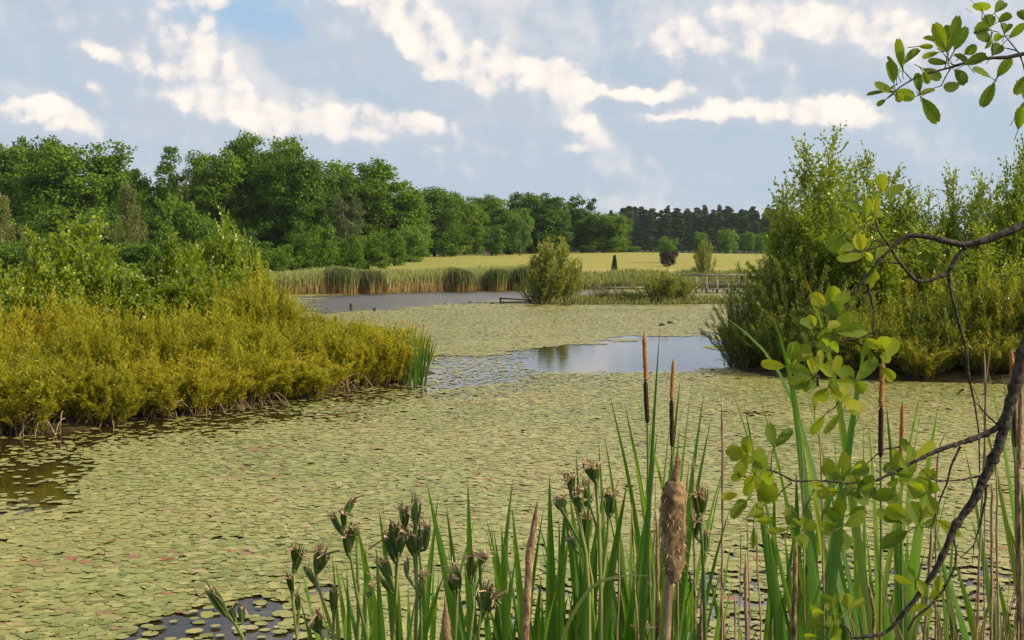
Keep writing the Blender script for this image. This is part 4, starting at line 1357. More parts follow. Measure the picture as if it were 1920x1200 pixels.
c1 = CX((900, 860), 500 / 1765)
c2 = CX((1100, 580), 400 / 1500)
c3 = CX((1340, 320), 580 / 1920)
c4 = CX((1340, 600), 580 / 1920)
c5 = CX((1340, 880), 580 / 1920)
c6 = CX((1600, 0), 320 / 1477)
c8 = CX((360, 880), 600 / 1920)

BL = []        # (polyline pixels from tip downwards, width px, kind, distance)
def B(conv, pts_, w, kind, d=None):
    k_ = 1.0 if conv is None else (400 / 1500 if conv is c2 else 580 / 1920)
    BL.append(([conv(*p) if conv else p for p in pts_], w * k_, kind, d))
N_ = None
for tip, low, w in (((670, 985), (702, 1190), 18), ((628, 1045), (650, 1190), 11), ((650, 1062), (658, 1190), 10), ((710, 950), (738, 1150), 14), ((800, 905), (852, 1150), 17),
                    ((877, 898), (886, 1150), 16), ((705, 1022), (716, 1190), 13), ((832, 1078), (792, 1190), 16), ((823, 1075), (812, 1190), 12), ((912, 992), (942, 1130), 11),
                    ((940, 982), (951, 1130), 13), ((961, 1005), (976, 1120), 12), ((968, 1030), (954, 1190), 14), ((1030, 888), (1036, 1170), 19), ((1061, 928), (1056, 1150), 15),
                    ((1048, 965), (1054, 1120), 10), ((1066, 1028), (1080, 1170), 15), ((1098, 1040), (1076, 1195), 18), ((1067, 930), (1094, 1065), 13), ((1176, 905), (1140, 1080), 16),
                    ((1064, 870), (1082, 1000), 9), ((1080, 850), (1085, 1010), 10), ((740, 1000), (752, 1190), 12), ((880, 1030), (893, 1190), 12), ((990, 1060), (996, 1190), 16),
                    ((1015, 1080), (1004, 1195), 15), ((1120, 1010), (1112, 1190), 18), ((1140, 1060), (1152, 1190), 18), ((1170, 1040), (1162, 1190), 20), ((1190, 1090), (1200, 1195), 16),
                    ((600, 1120), (612, 1198), 9), ((575, 1150), (590, 1198), 9), ((905, 1080), (912, 1190), 14), ((765, 1090), (772, 1190), 15), ((1105, 900), (1098, 1100), 12)):
    B(None, (tip, low), w, 'iris')
for a, lo, w in (((80, 890), (100, 1190), 20), ((120, 860), (178, 1190), 26), ((155, 575), (290, 1190), 24), ((265, 650), (395, 1180), 26), ((305, 500), (435, 880), 24),
                 ((295, 855), (382, 1195), 32), ((500, 830), (445, 1190), 32), ((515, 140), (470, 590), 26), ((660, 480), (622, 720), 26), ((740, 505), (682, 940), 20),
                 ((825, 590), (735, 1130), 30), ((875, 770), (785, 1190), 34), ((590, 760), (545, 1100), 20), ((655, 820), (622, 1190), 36),
                 ((1010, 545), (1105, 780), 20), ((1105, 650), (1170, 930), 34), ((1200, 570), (1280, 830), 22), ((995, 1020), (930, 1190), 20), ((1485, 750), (1500, 830), 22), ((460, 700), (430, 1100), 12)):
    B(c2, (a, lo), w, 'cattail')
B(c2, ((975, 55), (1080, 100), (1180, 180), (1260, 270), (1330, 370), (1420, 560), (1500, 740)), 34, 'cattail')
B(c2, ((1290, 0), (1340, 130), (1400, 290), (1440, 400)), 40, 'cattail')
B(None, ((1508, 515), (1530, 550), (1545, 600), (1560, 680), (1575, 760)), 9, 'cattail')
for a, lo, w in (((965, 0), (910, 260), 46), ((1305, 430), (1250, 780), 40), ((1390, 520), (1320, 930), 55), ((1290, 390), (1210, 760), 20), ((1060, 480), (1100, 800), 32), ((1695, 310), (1760, 600), 34),
                 ((1790, 360), (1835, 600), 28), ((930, 520), (775, 820), 34), ((515, 600), (582, 900), 38), ((625, 700), (582, 1120), 44), ((560, 420), (632, 620), 40), ((780, 650), (822, 930), 28),
                 ((950, 610), (985, 1000), 26), ((1550, 790), (1612, 1050), 28), ((1480, 940), (1420, 1126), 26), ((1630, 470), (1722, 800), 24), ((920, 620), (915, 900), 20), ((740, 660), (750, 830), 12),
                 ((80, 845), (10, 1080), 24), ((1845, 640), (1880, 900), 30)):
    B(c4, (a, lo), w, 'cattail')
for a, lo, w in (((320, 300), (432, 1050), 48), ((372, 100), (392, 1050), 40), ((505, 0), (480, 1050), 44), ((680, 200), (540, 1055), 60), ((690, 610), (600, 830), 40), ((735, 330), (835, 1050), 80),
                 ((870, 300), (925, 1050), 52), ((985, 310), (1072, 960), 44), ((1142, 650), (1080, 960), 34), ((1110, 60), (1180, 1050), 66), ((1200, 380), (1205, 1050), 44), ((1312, 470), (1190, 980), 34),
                 ((1360, 390), (1580, 1055), 52), ((1490, 560), (1612, 1055), 42), ((1590, 280), (1700, 640), 30), ((1740, 620), (1850, 1010), 38), ((1822, 0), (1890, 600), 22), ((100, 225), (5, 510), 24),
                 ((430, 380), (470, 700), 38), ((940, 380), (1010, 1050), 30), ((590, 300), (640, 800), 28), ((1000, 760), (960, 1050), 40), ((330, 500), (500, 1055), 22), ((110, 930), (40, 1059), 18),
                 ((780, 470), (790, 1055), 60)):
    B(c5, (a, lo), w, 'cattail')

plants = {}
for pl, w, kind, d in BL:
    if d is None:
        d = rb.uniform(3.9, 4.9) if kind == 'iris' else rb.uniform(4.1, 5.6)
    tip = P(*pl[0], d)
    low = P(*pl[-1], d)
    gr0 = -0.05
    k_ = (low[2] - gr0) / max(0.12, (tip[2] - low[2]) if len(pl) == 2 else (P(*pl[-2], d)[2] - low[2]))
    dirx = (low[0] - tip[0]) if len(pl) == 2 else (low[0] - P(*pl[-2], d)[0])
    bx0 = low[0] + np.clip(dirx * k_ * 0.65, -0.45, 0.45)
    base = np.array((bx0, d + rb.uniform(-.1, .1), gr0))
    key = (kind, int(math.floor(bx0 / 0.22)))
    plants.setdefault(key, []).append((pl, w, d, base))
ICL = [(600, 'left of the three-headed leaning stalk'), (655, 'below the stalk with five spent heads'), (715, 'below the dark many-headed stalk'), (775, 'below the highest left iris stalk'), (830, 'right of the highest left iris stalk'),
       (880, 'with the tall broad leaf behind the curled head'), (930, 'left of the dark pointed old spike'), (985, 'right behind the dark pointed old spike'), (1035, 'with the broadest tall leaf, right of the old spike'),
       (1090, 'under the middle iris heads'), (1140, 'under the thin arching grass blade'), (1190, 'left of the fluffy bulrush'), (1250, 'behind the fluffy bulrush')]
CCL = [(1120, 'leftmost, left of the tallest bulrush'), (1170, 'left below the tallest bulrush'), (1210, 'around the tallest bulrush'), (1260, 'behind the fluffy bulrush'), (1310, 'right of the fluffy bulrush'), (1350, 'around the knobbly dead stem'),
       (1395, 'by the tan dead stems'), (1440, 'with the long leaf bending left over the water'), (1485, 'right of the tan dead stems'), (1530, 'behind the lower middle alder leaves'), (1580, 'broad one in the middle of the cattails'), (1630, 'left of the bulrush between alder leaves'),
       (1680, 'right of the bulrush between alder leaves'), (1720, 'where the lower limb leaves the frame'), (1770, 'crossing behind the lower limb'), (1820, 'right of the lower limb, in dry grass'), (1870, 'beside the jointed canes'), (1920, 'at the right edge'), (1980, 'just past the right edge'), (2040, 'outside right')]
usedl = set()
def _cl(tab):
    def f(px):
        c_ = [q for q in sorted(tab, key=lambda q: abs(q[0] - px)) if q[1] not in usedl]
        usedl.add(c_[0][1])
        return ('sword-shaped green iris leaves ' if tab is ICL else 'tall green cattail leaves ') + c_[0][1]
    return f
CL = {'iris': _cl(ICL), 'cattail': _cl(CCL)}
cnt = {'iris': 0, 'cattail': 0}
for key in sorted(plants):
    kind = key[0]
    items = plants[key]
    cnt[kind] += 1
    bx0 = np.mean([q[3][0] for q in items]); by0 = np.mean([q[3][1] for q in items])
    o = thing('iris_clump' if kind == 'iris' else 'cattail_clump',
              CL[kind](float(to_px(np.mean([q[3][0] for q in items]), np.mean([q[3][1] for q in items]), 1.0)[0])),
              'iris' if kind == 'iris' else 'cattail', (bx0, by0, 0), group='iris leaf clumps in the foreground' if kind == 'iris' else 'cattail leaf clumps in the foreground')
    off = np.array((bx0, by0, 0.0))
    b = MB()
    for pl, w, d, base in items:
        key_pts = [P(*q, d + 0.08 * i_) for i_, q in enumerate(pl)][::-1]
        key_pts = [np.array(base)] + key_pts
        kp = np.array(key_pts)
        L_ = np.concatenate([[0], np.cumsum(np.linalg.norm(np.diff(kp, axis=0), axis=1))])
        s_ = np.linspace(0, L_[-1], 18)
        pp = np.stack([np.interp(s_, L_, kp[:, j]) for j in range(3)], 1)
        for _ in range(3):
            pp[1:-1] = (pp[:-2] + pp[1:-1] * 2 + pp[2:]) / 4
        tt = np.linspace(0, 1, 18)[:, None]
        pp = pp + np.array((rb.uniform(-.02, .02), 0, 0)) * 4 * tt * (1 - tt)
        a = rb.uniform(-0.7, 0.7)
        tw_ = rb.uniform(-0.6, 0.6)
        fc = np.stack([np.sin(a + tw_ * tt[:, 0]), -np.cos(a + tw_ * tt[:, 0]), np.zeros(18)], 1)
        ww = w / F * d / max(0.6, math.cos(a)) * (1.7 if kind == 'iris' else 1.9)
        t1 = tt[:, 0]
        prof = np.minimum(1, (1 - t1) * (2.6 if kind == 'iris' else 2.2)) ** 0.85
        b.blade(pp - off, ww, fc, 0.3, rnd=rb.random() * 0.95, prof=prof)
    thick = kind == 'iris' and to_px(bx0, by0, 1.2)[0] > 840
    for _ in range((22 if thick else 12) if kind == 'iris' else 9):      # shorter leaves low in the clump
        hh = rb.uniform(1.25, 1.72 if thick else 1.62) if kind == 'iris' else rb.uniform(0.95, 1.5)
        ln = rb.uniform(-.22, .22)
        yy = rb.uniform(-.35, .45)
        a = rb.uniform(-.9, .9)
        b.blade(arc((rb.uniform(-.1, .1), yy, -.05), (rb.uniform(-.1, .1) + ln, yy + rb.uniform(-.1, .1), hh), 12, rb.choice((.02, .03, .05, .35)), (-ln * .15, 0, 0)), rb.uniform(0.018, 0.042 if thick else 0.030), (math.sin(a), -math.cos(a), 0), 0.3, rnd=rb.random() * .9)
    part('foliage', b.mesh('blade_foliage', M['blade']), o)


# iris flower stalks with spent heads
def pod(b, bw, p, dr, L, r, rr):
    """one spent iris bud: ridged spindle with sheathing leaves and withered petals"""
    p = np.asarray(p, float); dr = unit(np.asarray(dr, float))
    t_ = np.linspace(0, 1, 8)
    pr = np.sin(np.pi * np.clip(t_ * 0.9 + 0.08, 0, 1)) ** 0.7 * (1 - 0.35 * t_)
    pts_ = p + dr * L * t_[:, None]
    b.tube(pts_, r * pr + 0.0006, 6, rnd=rr.random() * 0.7)
    sdv = unit(np.cross(dr, (0.2, 1, 0.1)))
    for s_ in (-1, 1, 0.4, -0.3):
        q0 = p + sdv * r * 0.6 * s_
        q1 = p + dr * L * rr.uniform(0.9, 1.4) + sdv * r * s_ * rr.uniform(0.9, 2.6)
        b.blade(arc(q0, q1, 7, 0, sdv * r * s_ * 0.8), r * 1.5, (rr.uniform(-.6, .6), -1, 0), 0.5, rnd=rr.random())
    e = p + dr * L * 0.92
    for _ in range(13):
        v0 = unit(dr + np.array([rr.gauss(0, .6) for _ in range(3)]))
        v1 = np.array([rr.gauss(0, .7), rr.gauss(0, .7), rr.gauss(-.3, .6)])
        ln = L * rr.uniform(0.15, 0.5)
        t_ = np.linspace(0, 1, 6)[:, None]
        pts_ = e + v0 * ln * t_ + v1 * ln * 0.8 * t_ ** 2
        bw.blade(pts_, rr.uniform(0.002, 0.007), (rr.gauss(0, 1), -1, rr.gauss(0, 1)), 0.6, rnd=rr.random(), prof=np.full(6, 1.0))


ST = [  # head list (tip px, length px) and stalk polyline below, in crop c8 / c1 coordinates
    (c8, [((90, 705), (210, 880)), ((225, 830), (262, 905)), ((300, 820), (298, 925))], [(215, 870), (260, 930), (300, 1000), (310, 1024)], 'nodding iris stalk alone at the far left of the irises'),
    (c8, [((612, 450), (620, 580)), ((650, 480), (610, 620)), ((585, 630), (600, 740)), ((625, 740), (640, 860))], [(612, 640), (605, 800), (630, 1000)], 'upright iris stalk with stacked spent heads, second from the left'),
    (c8, [((760, 475), (740, 610)), ((810, 490), (750, 620)), ((680, 590), (740, 690)), ((845, 710), (850, 860))], [(745, 640), (770, 740), (850, 1000)], 'leaning iris stalk with a split head, third from the left'),
    (c8, [((970, 180), (905, 300)), ((835, 265), (900, 385)), ((905, 250), (915, 350)), ((965, 335), (945, 480)), ((925, 370), (940, 520)), ((1090, 690), (1040, 780))], [(905, 380), (955, 540), (990, 760), (1050, 1000)], 'tall iris stalk bearing five spent heads'),
    (c8, [((1205, 335), (1240, 520)), ((1265, 345), (1235, 520)), ((1170, 380), (1225, 560)), ((1115, 510), (1190, 670)), ((1155, 540), (1195, 660)), ((1120, 640), (1200, 740))], [(1240, 520), (1225, 760), (1210, 1000)], 'dark many-headed iris stalk left of the highest one'),
    (c8, [((1345, 160), (1340, 330)), ((1260, 225), (1280, 350)), ((1285, 240), (1275, 350)), ((1340, 340), (1335, 500)), ((1410, 320), (1400, 480)), ((1380, 390), (1345, 520)), ((1290, 370), (1335, 520))], [(1340, 500), (1350, 760), (1340, 1020)], 'highest branching iris stalk of the left group'),
    (c8, [((1690, 490), (1670, 660)), ((1770, 510), (1700, 590)), ((1660, 540), (1690, 700))], [(1680, 690), (1690, 820), (1665, 1020)], 'iris stalk with a big curled head before a broad leaf'),
    (c8, [((1770, 700), (1750, 850)), ((1825, 760), (1750, 880)), ((1735, 720), (1745, 860))], [(1748, 870), (1720, 960), (1690, 1024)], 'low dark iris stalk right of the curled head'),
    (c8, [((1590, 570), (1595, 740)), ((1555, 640), (1575, 740))], [(1595, 730), (1585, 900), (1580, 1024)], 'thin withered iris stalk before the curled head'),
    (c8, [((745, 845), (770, 970)), ((715, 925), (775, 985))], [(775, 960), (785, 1024)], 'short iris stalk low at the bottom edge'),
    (c8, [((1375, 610), (1380, 790)), ((1360, 620), (1370, 760)), ((1285, 540), (1290, 640))], [(1378, 770), (1375, 1010)], 'dark pod stalk just under the highest iris'),
    (c8, [((985, 330), (990, 420))], [(988, 400), (995, 600)], 'withered stub at the tip of a broad iris leaf'),
    (c1, [((575, 85), (600, 200)), ((605, 110), (600, 220)), ((500, 260), (540, 340)), ((545, 260), (545, 340)), ((650, 210), (660, 380))], [(598, 190), (640, 340), (700, 620), (720, 900)], 'iris stalk with a pale withered top, left of the middle pair'),
    (c1, [((700, 30), (770, 160)), ((765, 30), (775, 160)), ((740, 40), (765, 150))], [(770, 150), (785, 400), (800, 900)], 'iris stalk with one dark open head standing highest in the middle'),
    (c1, [((700, 140), (715, 280)), ((680, 190), (720, 290)), ((740, 230), (725, 300)), ((670, 320), (740, 270))], [(722, 280), (760, 400), (790, 480), (800, 640)], 'iris head pair with a drooping pod in the middle'),
    (c1, [((850, 210), (860, 370)), ((835, 220), (850, 380)), ((880, 230), (862, 380))], [(858, 370), (845, 500), (800, 900)], 'dark upright iris head beside the big leaf'),
    (c1, [((705, 370), (708, 530)), ((690, 380), (705, 560)), ((725, 380), (715, 540)), ((590, 520), (640, 610))], [(710, 540), (720, 700), (740, 800)], 'bushy dark iris head low in the middle'),
    (c1, [((1440, 210), (1455, 380)), ((1485, 215), (1465, 380)), ((1425, 230), (1450, 380)), ((1425, 400), (1430, 520)), ((1500, 480), (1488, 640))], [(1458, 380), (1470, 560), (1480, 760), (1490, 1100)], 'rightmost iris head right of the fluffy bulrush'),
    (c1, [((40, 620), (0, 700)), ((60, 850), (15, 1010)), ((105, 900), (20, 1020))], [(10, 1000), (-10, 1130)], 'dark iris pods where the two iris groups meet'),
    (c1, [((1075, 1110), (1080, 1190)), ((1100, 1110), (1090, 1180))], [(1085, 1170), (1085, 1200)], 'small withered iris head at the bottom edge'),
]
for conv, heads, stalk, lab in ST:
    d = rb.uniform(3.7, 4.2)
    sp_ = [P(*conv(*q), d) for q in stalk]
    last = sp_[-1]
    ext = np.array((last[0] + np.clip((last[0] - sp_[-2][0]) * 1.2, -.15, .15), d, -0.02))
    off = np.array((ext[0], d, 0))
    o = thing('iris_stalk', lab, 'iris', off, group='spent iris stalks in the foreground')
    kp = np.array([ext] + sp_[::-1])
    b = MB(); b.tube(kp - off, np.linspace(0.0075, 0.0045, len(kp)), 6, rnd=rb.random()); part('stalk', b.mesh('iris_stalk', M['stalk']), o)
    for hd in heads:
        b, bw = MB(), MB()
        tp = P(*conv(*hd[0]), d + rb.uniform(-.03, .03)); bt = P(*conv(*hd[1]), d)
        L_ = np.linalg.norm(tp - bt)
        pod(b, bw, bt - off, tp - bt, L_ * 0.88, max(0.004, L_ * 0.062), rb)
        j = int(np.argmin([np.linalg.norm(bt - q) for q in sp_]))
        b.tube([sp_[min(j + (0 if sp_[j][2] < bt[2] else 1), len(sp_) - 1)] - off, bt - off, bt - off + (tp - bt) * 0.15], [0.004, 0.005, 0.006], 5, rnd=0.6)
        pd = part('pod', b.mesh('pod', M['pod']), o)
        part('petals', bw.mesh('petals', M['withered']), pd)


# bulrush stalks with brown heads
def knobby(b, a, c, r0, r1, n=14, amp=0.12, rr=rb, seg=10):
    t_ = np.linspace(0, 1, n)
    pts_ = np.asarray(a) + (np.asarray(c) - np.asarray(a)) * t_[:, None]
    rad = (r0 + (r1 - r0) * t_) * np.array([1 + rr.uniform(-amp, amp) for _ in t_])
    b.tube(pts_, rad, seg)


CT = [(4.4, [(1208, 622), (1211, 714)], [(1210, 715), (1214, 794)], 8.5, 9, [(1216, 1000), (1220, 1200)], 'tallest bulrush with orange spike over a dark brown head'),
      (4.5, [(1263, 672), (1259, 748)], [(1259, 749), (1260, 838)], 7, 8.5, [(1262, 1000), (1262, 1200)], 'second bulrush with orange spike over a dark head, behind the fluffy one'),
      (4.3, [(1655, 672), (1652, 763)], [(1652, 763.5), (1651, 858)], 9.5, 9.5, [(1652, 1000), (1650, 1200)], 'bulrush with orange and dark brown head between the alder leaves'),
      (4.6, [(1693, 752), (1689, 860)], None, 8.5, 0, [(1690, 1000), (1692, 1200)], 'bulrush showing only its orange spike behind the alder leaves'),
      (4.3, [(1896, 655), (1899, 722)], [(1900, 724), (1903, 840)], 9, 9, [(1906, 1000), (1910, 1200)], 'bulrush at the right edge behind the thick branch')]
for d, male, fem, w1, w2, st, lab in CT:
    pts_ = [P(*q, d) for q in (fem or male)]
    last = P(*st[-1], d)
    off = np.array((last[0], d, 0.0))
    o = thing('bulrush', lab, 'bulrush', off, group='brown-headed bulrushes')
    kp = np.array([(last[0], d, -0.05), last, P(*st[0], d), pts_[-1], pts_[0]])
    b = MB(); b.tube(kp - off, np.linspace(0.0055, 0.0035, 5), 7, rnd=0.4); part('stalk', b.mesh('stalk', M['stalk']), o)
    a, c = P(*male[0], d) - off, P(*male[1], d) - off
    b = MB(); n = 22
    t_ = np.linspace(0, 1, n); rad = w1 / F * d * 0.5 * np.minimum(1, 0.25 + t_ * 4) * np.array([1 + rb.uniform(-.14, .14) for _ in t_]); rad[0] *= 0.3
    b.tube(a + (c - a) * t_[:, None] + np.array([(rb.uniform(-.001, .001), 0, 0) for _ in t_]), rad, 9)
    part('pollen_spike', b.mesh('pollen_spike', M['catmale']), o)
    if fem:
        a, c = P(*fem[0], d) - off, P(*fem[1], d) - off
        t_ = np.linspace(0, 1, 16); rad = w2 / F * d * 0.5 * np.minimum(1, np.minimum(t_, 1 - t_) * 14 + 0.35)
        b = MB(); b.tube(a + (c - a) * t_[:, None], rad, 12)
        part('seed_head', b.mesh('seed_head', M['catbrown']), o)

# the fluffy burst bulrush
d = 2.75
off = P(1250, 1200, d); off[2] = 0
o = thing('fluffy_bulrush', 'last year\'s burst bulrush with fat woolly tan head, largest of all', 'bulrush', off)
b = MB()
b.tube(np.array([P(1248, 1250, d) * (1, 1, 0), P(1250, 1200, d), P(1254, 1100, d), P(1258, 1080, d)]) - off, [0.008, 0.009, 0.010, 0.011], 9)
part('stalk', b.mesh('stalk', M['deadstem']), o)
def lumpy(name, spine, rads, mat, seed, seg=26, amp=0.23, sc=30):
    r_ = np.random.default_rng(seed)
    spine = np.asarray(spine); n = 34
    s_ = np.linspace(0, len(spine) - 1, n)
    sp2 = np.stack([np.interp(s_, range(len(spine)), spine[:, j]) for j in range(3)], 1)
    rd = np.interp(s_, range(len(spine)), rads)
    th = np.linspace(0, 2 * math.pi, seg, endpoint=False)
    ph = r_.random((8, 4)) * 6.28
    V = []
    for i in range(n):
        u = i / n
        f_ = np.ones(seg)
        for k in range(8):
            f_ += amp * 0.35 * np.sin((1 + k // 2) * th + ph[k, 0] + np.sin(u * (5 + 3 * k) + ph[k, 1]) * 2)* np.cos(u * (6 + k * 4) + ph[k, 2])
        f_ += r_.normal(0, amp * 0.22, seg)
        V.append(np.stack([sp2[i, 0] + rd[i] * f_ * np.cos(th), sp2[i, 1] + rd[i] * f_ * np.sin(th), np.full(seg, sp2[i, 2])], 1))
    V = np.array(V).reshape(-1, 3)
    Qd = [(i * seg + j, i * seg + (j + 1) % seg, (i + 1) * seg + (j + 1) % seg, (i + 1) * seg + j) for i in range(n - 1) for j in range(seg)]
    return npmesh(name, V, Qd, M[mat], np.full(len(V), .5), smooth=True)
U = d / F
sp_ = [P(1257, 1095, d) - off, P(1262, 1085, d) - off, P(1264, 1060, d) - off, P(1263, 1020, d) - off, P(1262, 980, d) - off, P(1263, 940, d) - off, P(1263, 915, d) - off, P(1264, 903, d) - off, P(1265, 900, d) - off]
part('seed_head', lumpy('fluff', sp_, np.array((6, 12, 18, 21, 23, 23, 21, 14, 3)) * U, 'fluff', 3), o)
sp_ = [P(1266, 905, d) - off, P(1268, 885, d) - off, P(1271, 862, d) - off, P(1272, 850, d) - off]
part('spike', lumpy('spike', sp_, np.array((8, 6.5, 6.5, 1.5)) * U, 'fluff', 4, 12), o)
# strands of torn wool
b = MB()
for i in range(150):
    a_ = rb.uniform(0, 6.28); py = rb.uniform(905, 1090)
    r0 = np.interp(py, [900, 920, 980, 1060, 1095], [12, 20, 23, 19, 5]) * U * 0.97
    p = P(1263, py, d) - off + np.array((math.cos(a_) * r0, math.sin(a_) * r0, 0))
    v = np.array((math.cos(a_), math.sin(a_), rb.uniform(-1.5, .3)))
    ln = rb.uniform(0.004, 0.012)
    b.blade([p, p + v * ln * .5, p + v * ln + (0, 0, -ln * .4)], rb.uniform(0.001, 0.003), (rb.uniform(-1, 1), -1, 0), .3, rnd=rb.random())
part('wool', b.mesh('wool', M['withered']), o)

d = 3.0
off = P(985, 1200, d); off[2] = 0
o = thing('dead_bulrush', 'old dark pointed bulrush spike, reddish brown, at the bottom centre', 'bulrush', off)
b = MB()
kp = np.array([P(985, 1200, d) * (1, 1, 0), P(985, 1200, d), P(989, 1120, d), P(993, 1045, d)]) - off
b.tube(kp, np.array((7, 7, 7.5, 7)) * d / F, 9); part('stalk', b.mesh('stalk', M['catdead']), o)
sp_ = [P(*q, d) - off for q in ((992, 1055), (994, 1030), (999, 1000), (1004, 965), (1009, 935))]
part('seed_head', lumpy('deadspike', sp_, np.array((8, 8, 6, 4.5, 0.6)) * d / F, 'catdead', 9, 12, 0.12), o)
d = 3.0
off = P(838, 1200, d); off[2] = 0
o = thing('woolly_bulrush', 'pale woolly bulrush tip just rising at the bottom edge', 'bulrush', off)
sp_ = [P(*q, d) - off for q in ((838, 1260), (838, 1200), (836, 1165), (835, 1140), (834, 1112))]
part('seed_head', lumpy('woolspike', sp_, np.array((7, 9, 8, 3, 0.6)) * d / F, 'fluff', 10, 12, 0.12), o)
b = MB(); b.tube([(0, 0, 0), P(838, 1255, d) - off], [0.006, 0.006], 7); part('stalk', b.mesh('stalk', M['deadstem']), o)

# dead stems
DS = [(None, [(1353, 742), (1355, 900), (1353, 1200)], 5, 'deadstem', 'knobbly dead stem standing alone left of the alder leaves'),
      (c5, [(195, 520), (190, 700), (200, 1059)], 26, 'deadstem', 'broad split tan stem at the bottom, right of the knobbly one'),
      (c5, [(165, 330), (160, 600), (150, 1059)], 7, 'deadstem', 'thin dead stem with a small tuft, left of the broad split one'),
      (c5, [(205, 290), (212, 700), (218, 1059)], 9, 'deadstem', 'dead stem directly behind the broad split one'),
      (c5, [(258, 320), (270, 700), (290, 1059)], 11, 'deadstem', 'smooth tan stem right of the broad split one'),
      (c5, [(125, 770), (125, 1059)], 10, 'deadstem', 'short broken stump of a stem left of the tan stems'),
      (c5, [(362, 930), (355, 1059)], 16, 'deadstem', 'stubby cut stem at the bottom edge'),
      (c5, [(22, 620), (45, 800), (62, 1059)], 8, 'deadstem', 'leaning dark stem near the knobbly one'),
      (c5, [(505, 450), (500, 700), (490, 1059)], 34, 'catdead', 'dark brown sheathed stem below the alder leaf cluster'),
      (c5, [(700, 490), (703, 830), (705, 1059)], 14, 'deadstem', 'grey-brown stem in the gap between cattail clumps'),
      (c5, [(945, 690), (975, 780), (990, 900), (985, 1059)], 22, 'catdead', 'twisted reddish tan dead leaf among the cattails'),
      (c5, [(1350, 330), (1335, 600), (1300, 1059)], 22, 'deadstem', 'thick tan cane crossing behind the lower alder limb'),
      (c5, [(1722, 90), (1720, 500), (1715, 1059)], 18, 'deadstem', 'tall jointed cane right of the lower limb'),
      (c5, [(1750, 0), (1752, 500), (1765, 1059)], 14, 'deadstem', 'second jointed cane right of the lower limb'),
      (c5, [(1886, 0), (1895, 500), (1902, 1059)], 28, 'catdead', 'thick dark cane close to the right edge'),
      (c4, [(1672, 190), (1682, 400), (1680, 620), (1670, 900)], 14, 'deadstem', 'split dry stem rising against the right bank'),
      (c4, [(1710, 190), (1690, 320), (1684, 420)], 7, 'deadstem', 'thin dry sliver beside the split stem'),
      (c4, [(1905, 330), (1900, 600), (1890, 900), (1885, 1126)], 30, 'catdead', 'pale dead bulrush cane at the right edge'),
      (c4, [(545, 760), (548, 1000)], 9, 'deadstem', 'short dry stem behind the left cattail leaves'),
      (c4, [(650, 660), (655, 850), (668, 1060)], 12, 'deadstem', 'dark dry stem under the upper alder leaves'),
      (c4, [(1437, 685), (1385, 780), (1375, 1000)], 12, 'catdead', 'withered dry leaf hooked over the side limb'),
      (c1, [(1165, 350), (1175, 700), (1180, 1000)], 26, 'catdead', 'old tan stem hugging the left side of the fluffy bulrush'),
      (c1, [(1003, 300), (1010, 480), (1022, 800), (1045, 1190)], 13, 'catdead', 'thin curly tan stem left of the fluffy bulrush'),
      (c1, [(920, 560), (918, 900), (905, 1190)], 15, 'deadstem', 'grey dead stem among the iris leaves'),
      (c1, [(1470, 740), (1468, 1000), (1462, 1190)], 22, 'catdead', 'short woolly tan stem right of the fluffy bulrush'),
      (c1, [(1418, 0), (1415, 80), (1410, 140)], 16, 'catdead', 'small tan spike just right of the fluffy head'),
      (c1, [(1585, 730), (1605, 900), (1620, 1190)], 11, 'deadstem', 'bent dark stem at the bottom right of the irises'),
      (c1, [(1688, 890), (1688, 1190)], 12, 'deadstem', 'straight dark stump at the bottom, left of the split stem'),
      (c1, [(1310, 700), (1310, 1190)], 14, 'deadstem', 'tan stem close behind the fluffy bulrush'),
      (c1, [(1160, 120), (1158, 340), (1150, 520)], 8, 'deadstem', 'fine dry stem just left of the fluffy head'),
      (c8, [(1530, 800), (1525, 900), (1530, 1024)], 12, 'catdead', 'withered spike next to the pale woolly tip')]
for conv, pl, w, mt, lab in DS:
    d = rb.uniform(3.7, 4.6)
    pp = [P(*(conv(*q) if conv else q), d) for q in pl]
    wr = w * (1 if conv is None else (500 / 1765 if conv is c1 else 0.3021)) / F * d * 0.5
    last = pp[-1]
    off = np.array((last[0], d, 0))
    kp = np.array([np.array((last[0] + rb.uniform(-.05, .05), d, -0.05))] + pp[::-1])
    L_ = np.concatenate([[0], np.cumsum(np.linalg.norm(np.diff(kp, axis=0), axis=1))])
    s_ = np.linspace(0, L_[-1], 40)
    q = np.stack([np.interp(s_, L_, kp[:, j]) for j in range(3)], 1)
    q[1:-1] = (q[:-2] + q[1:-1] + q[2:]) / 3
    q += np.array([(rb.uniform(-.0015, .0015), rb.uniform(-.0015, .0015), 0) for _ in s_])
    rad = wr * np.array([1 + rb.uniform(-.22, .22) for _ in s_]); rad[-1] *= 0.35; rad[-2] *= .7
    b = MB(); b.tube(q - off, rad, 7, rnd=rb.random())
    ob = part('dead_reed', b.mesh('dead_reed', M[mt])); ob.location = off
    tag(ob, lab, 'dead reed', 'dead stems among the foreground reeds')

# arching thin grass blade across the irises
b = MB()
d = 3.6
pp = np.array([P(*q, d) for q in ((1035, 1250), (1060, 1180), (1085, 1130), (1110, 1098), (1135, 1085), (1175, 1078), (1225, 1080))])
L_ = np.linspace(0, 1, len(pp)); s_ = np.linspace(0, 1, 24)
q = np.stack([np.interp(s_, L_, pp[:, j]) for j in range(3)], 1)
for _ in range(4): q[1:-1] = (q[:-2] + q[1:-1] + q[2:]) / 3
q = np.vstack([[(pp[0][0] - .1, d, 0)], q])
b.blade(q, 0.010, (0.2, -.6, .8), .2, rnd=.98)
tag(part('grass_blade', b.mesh('grass_blade', M['blade'])), 'single thin pale grass blade arching right across the iris leaves', 'grass')

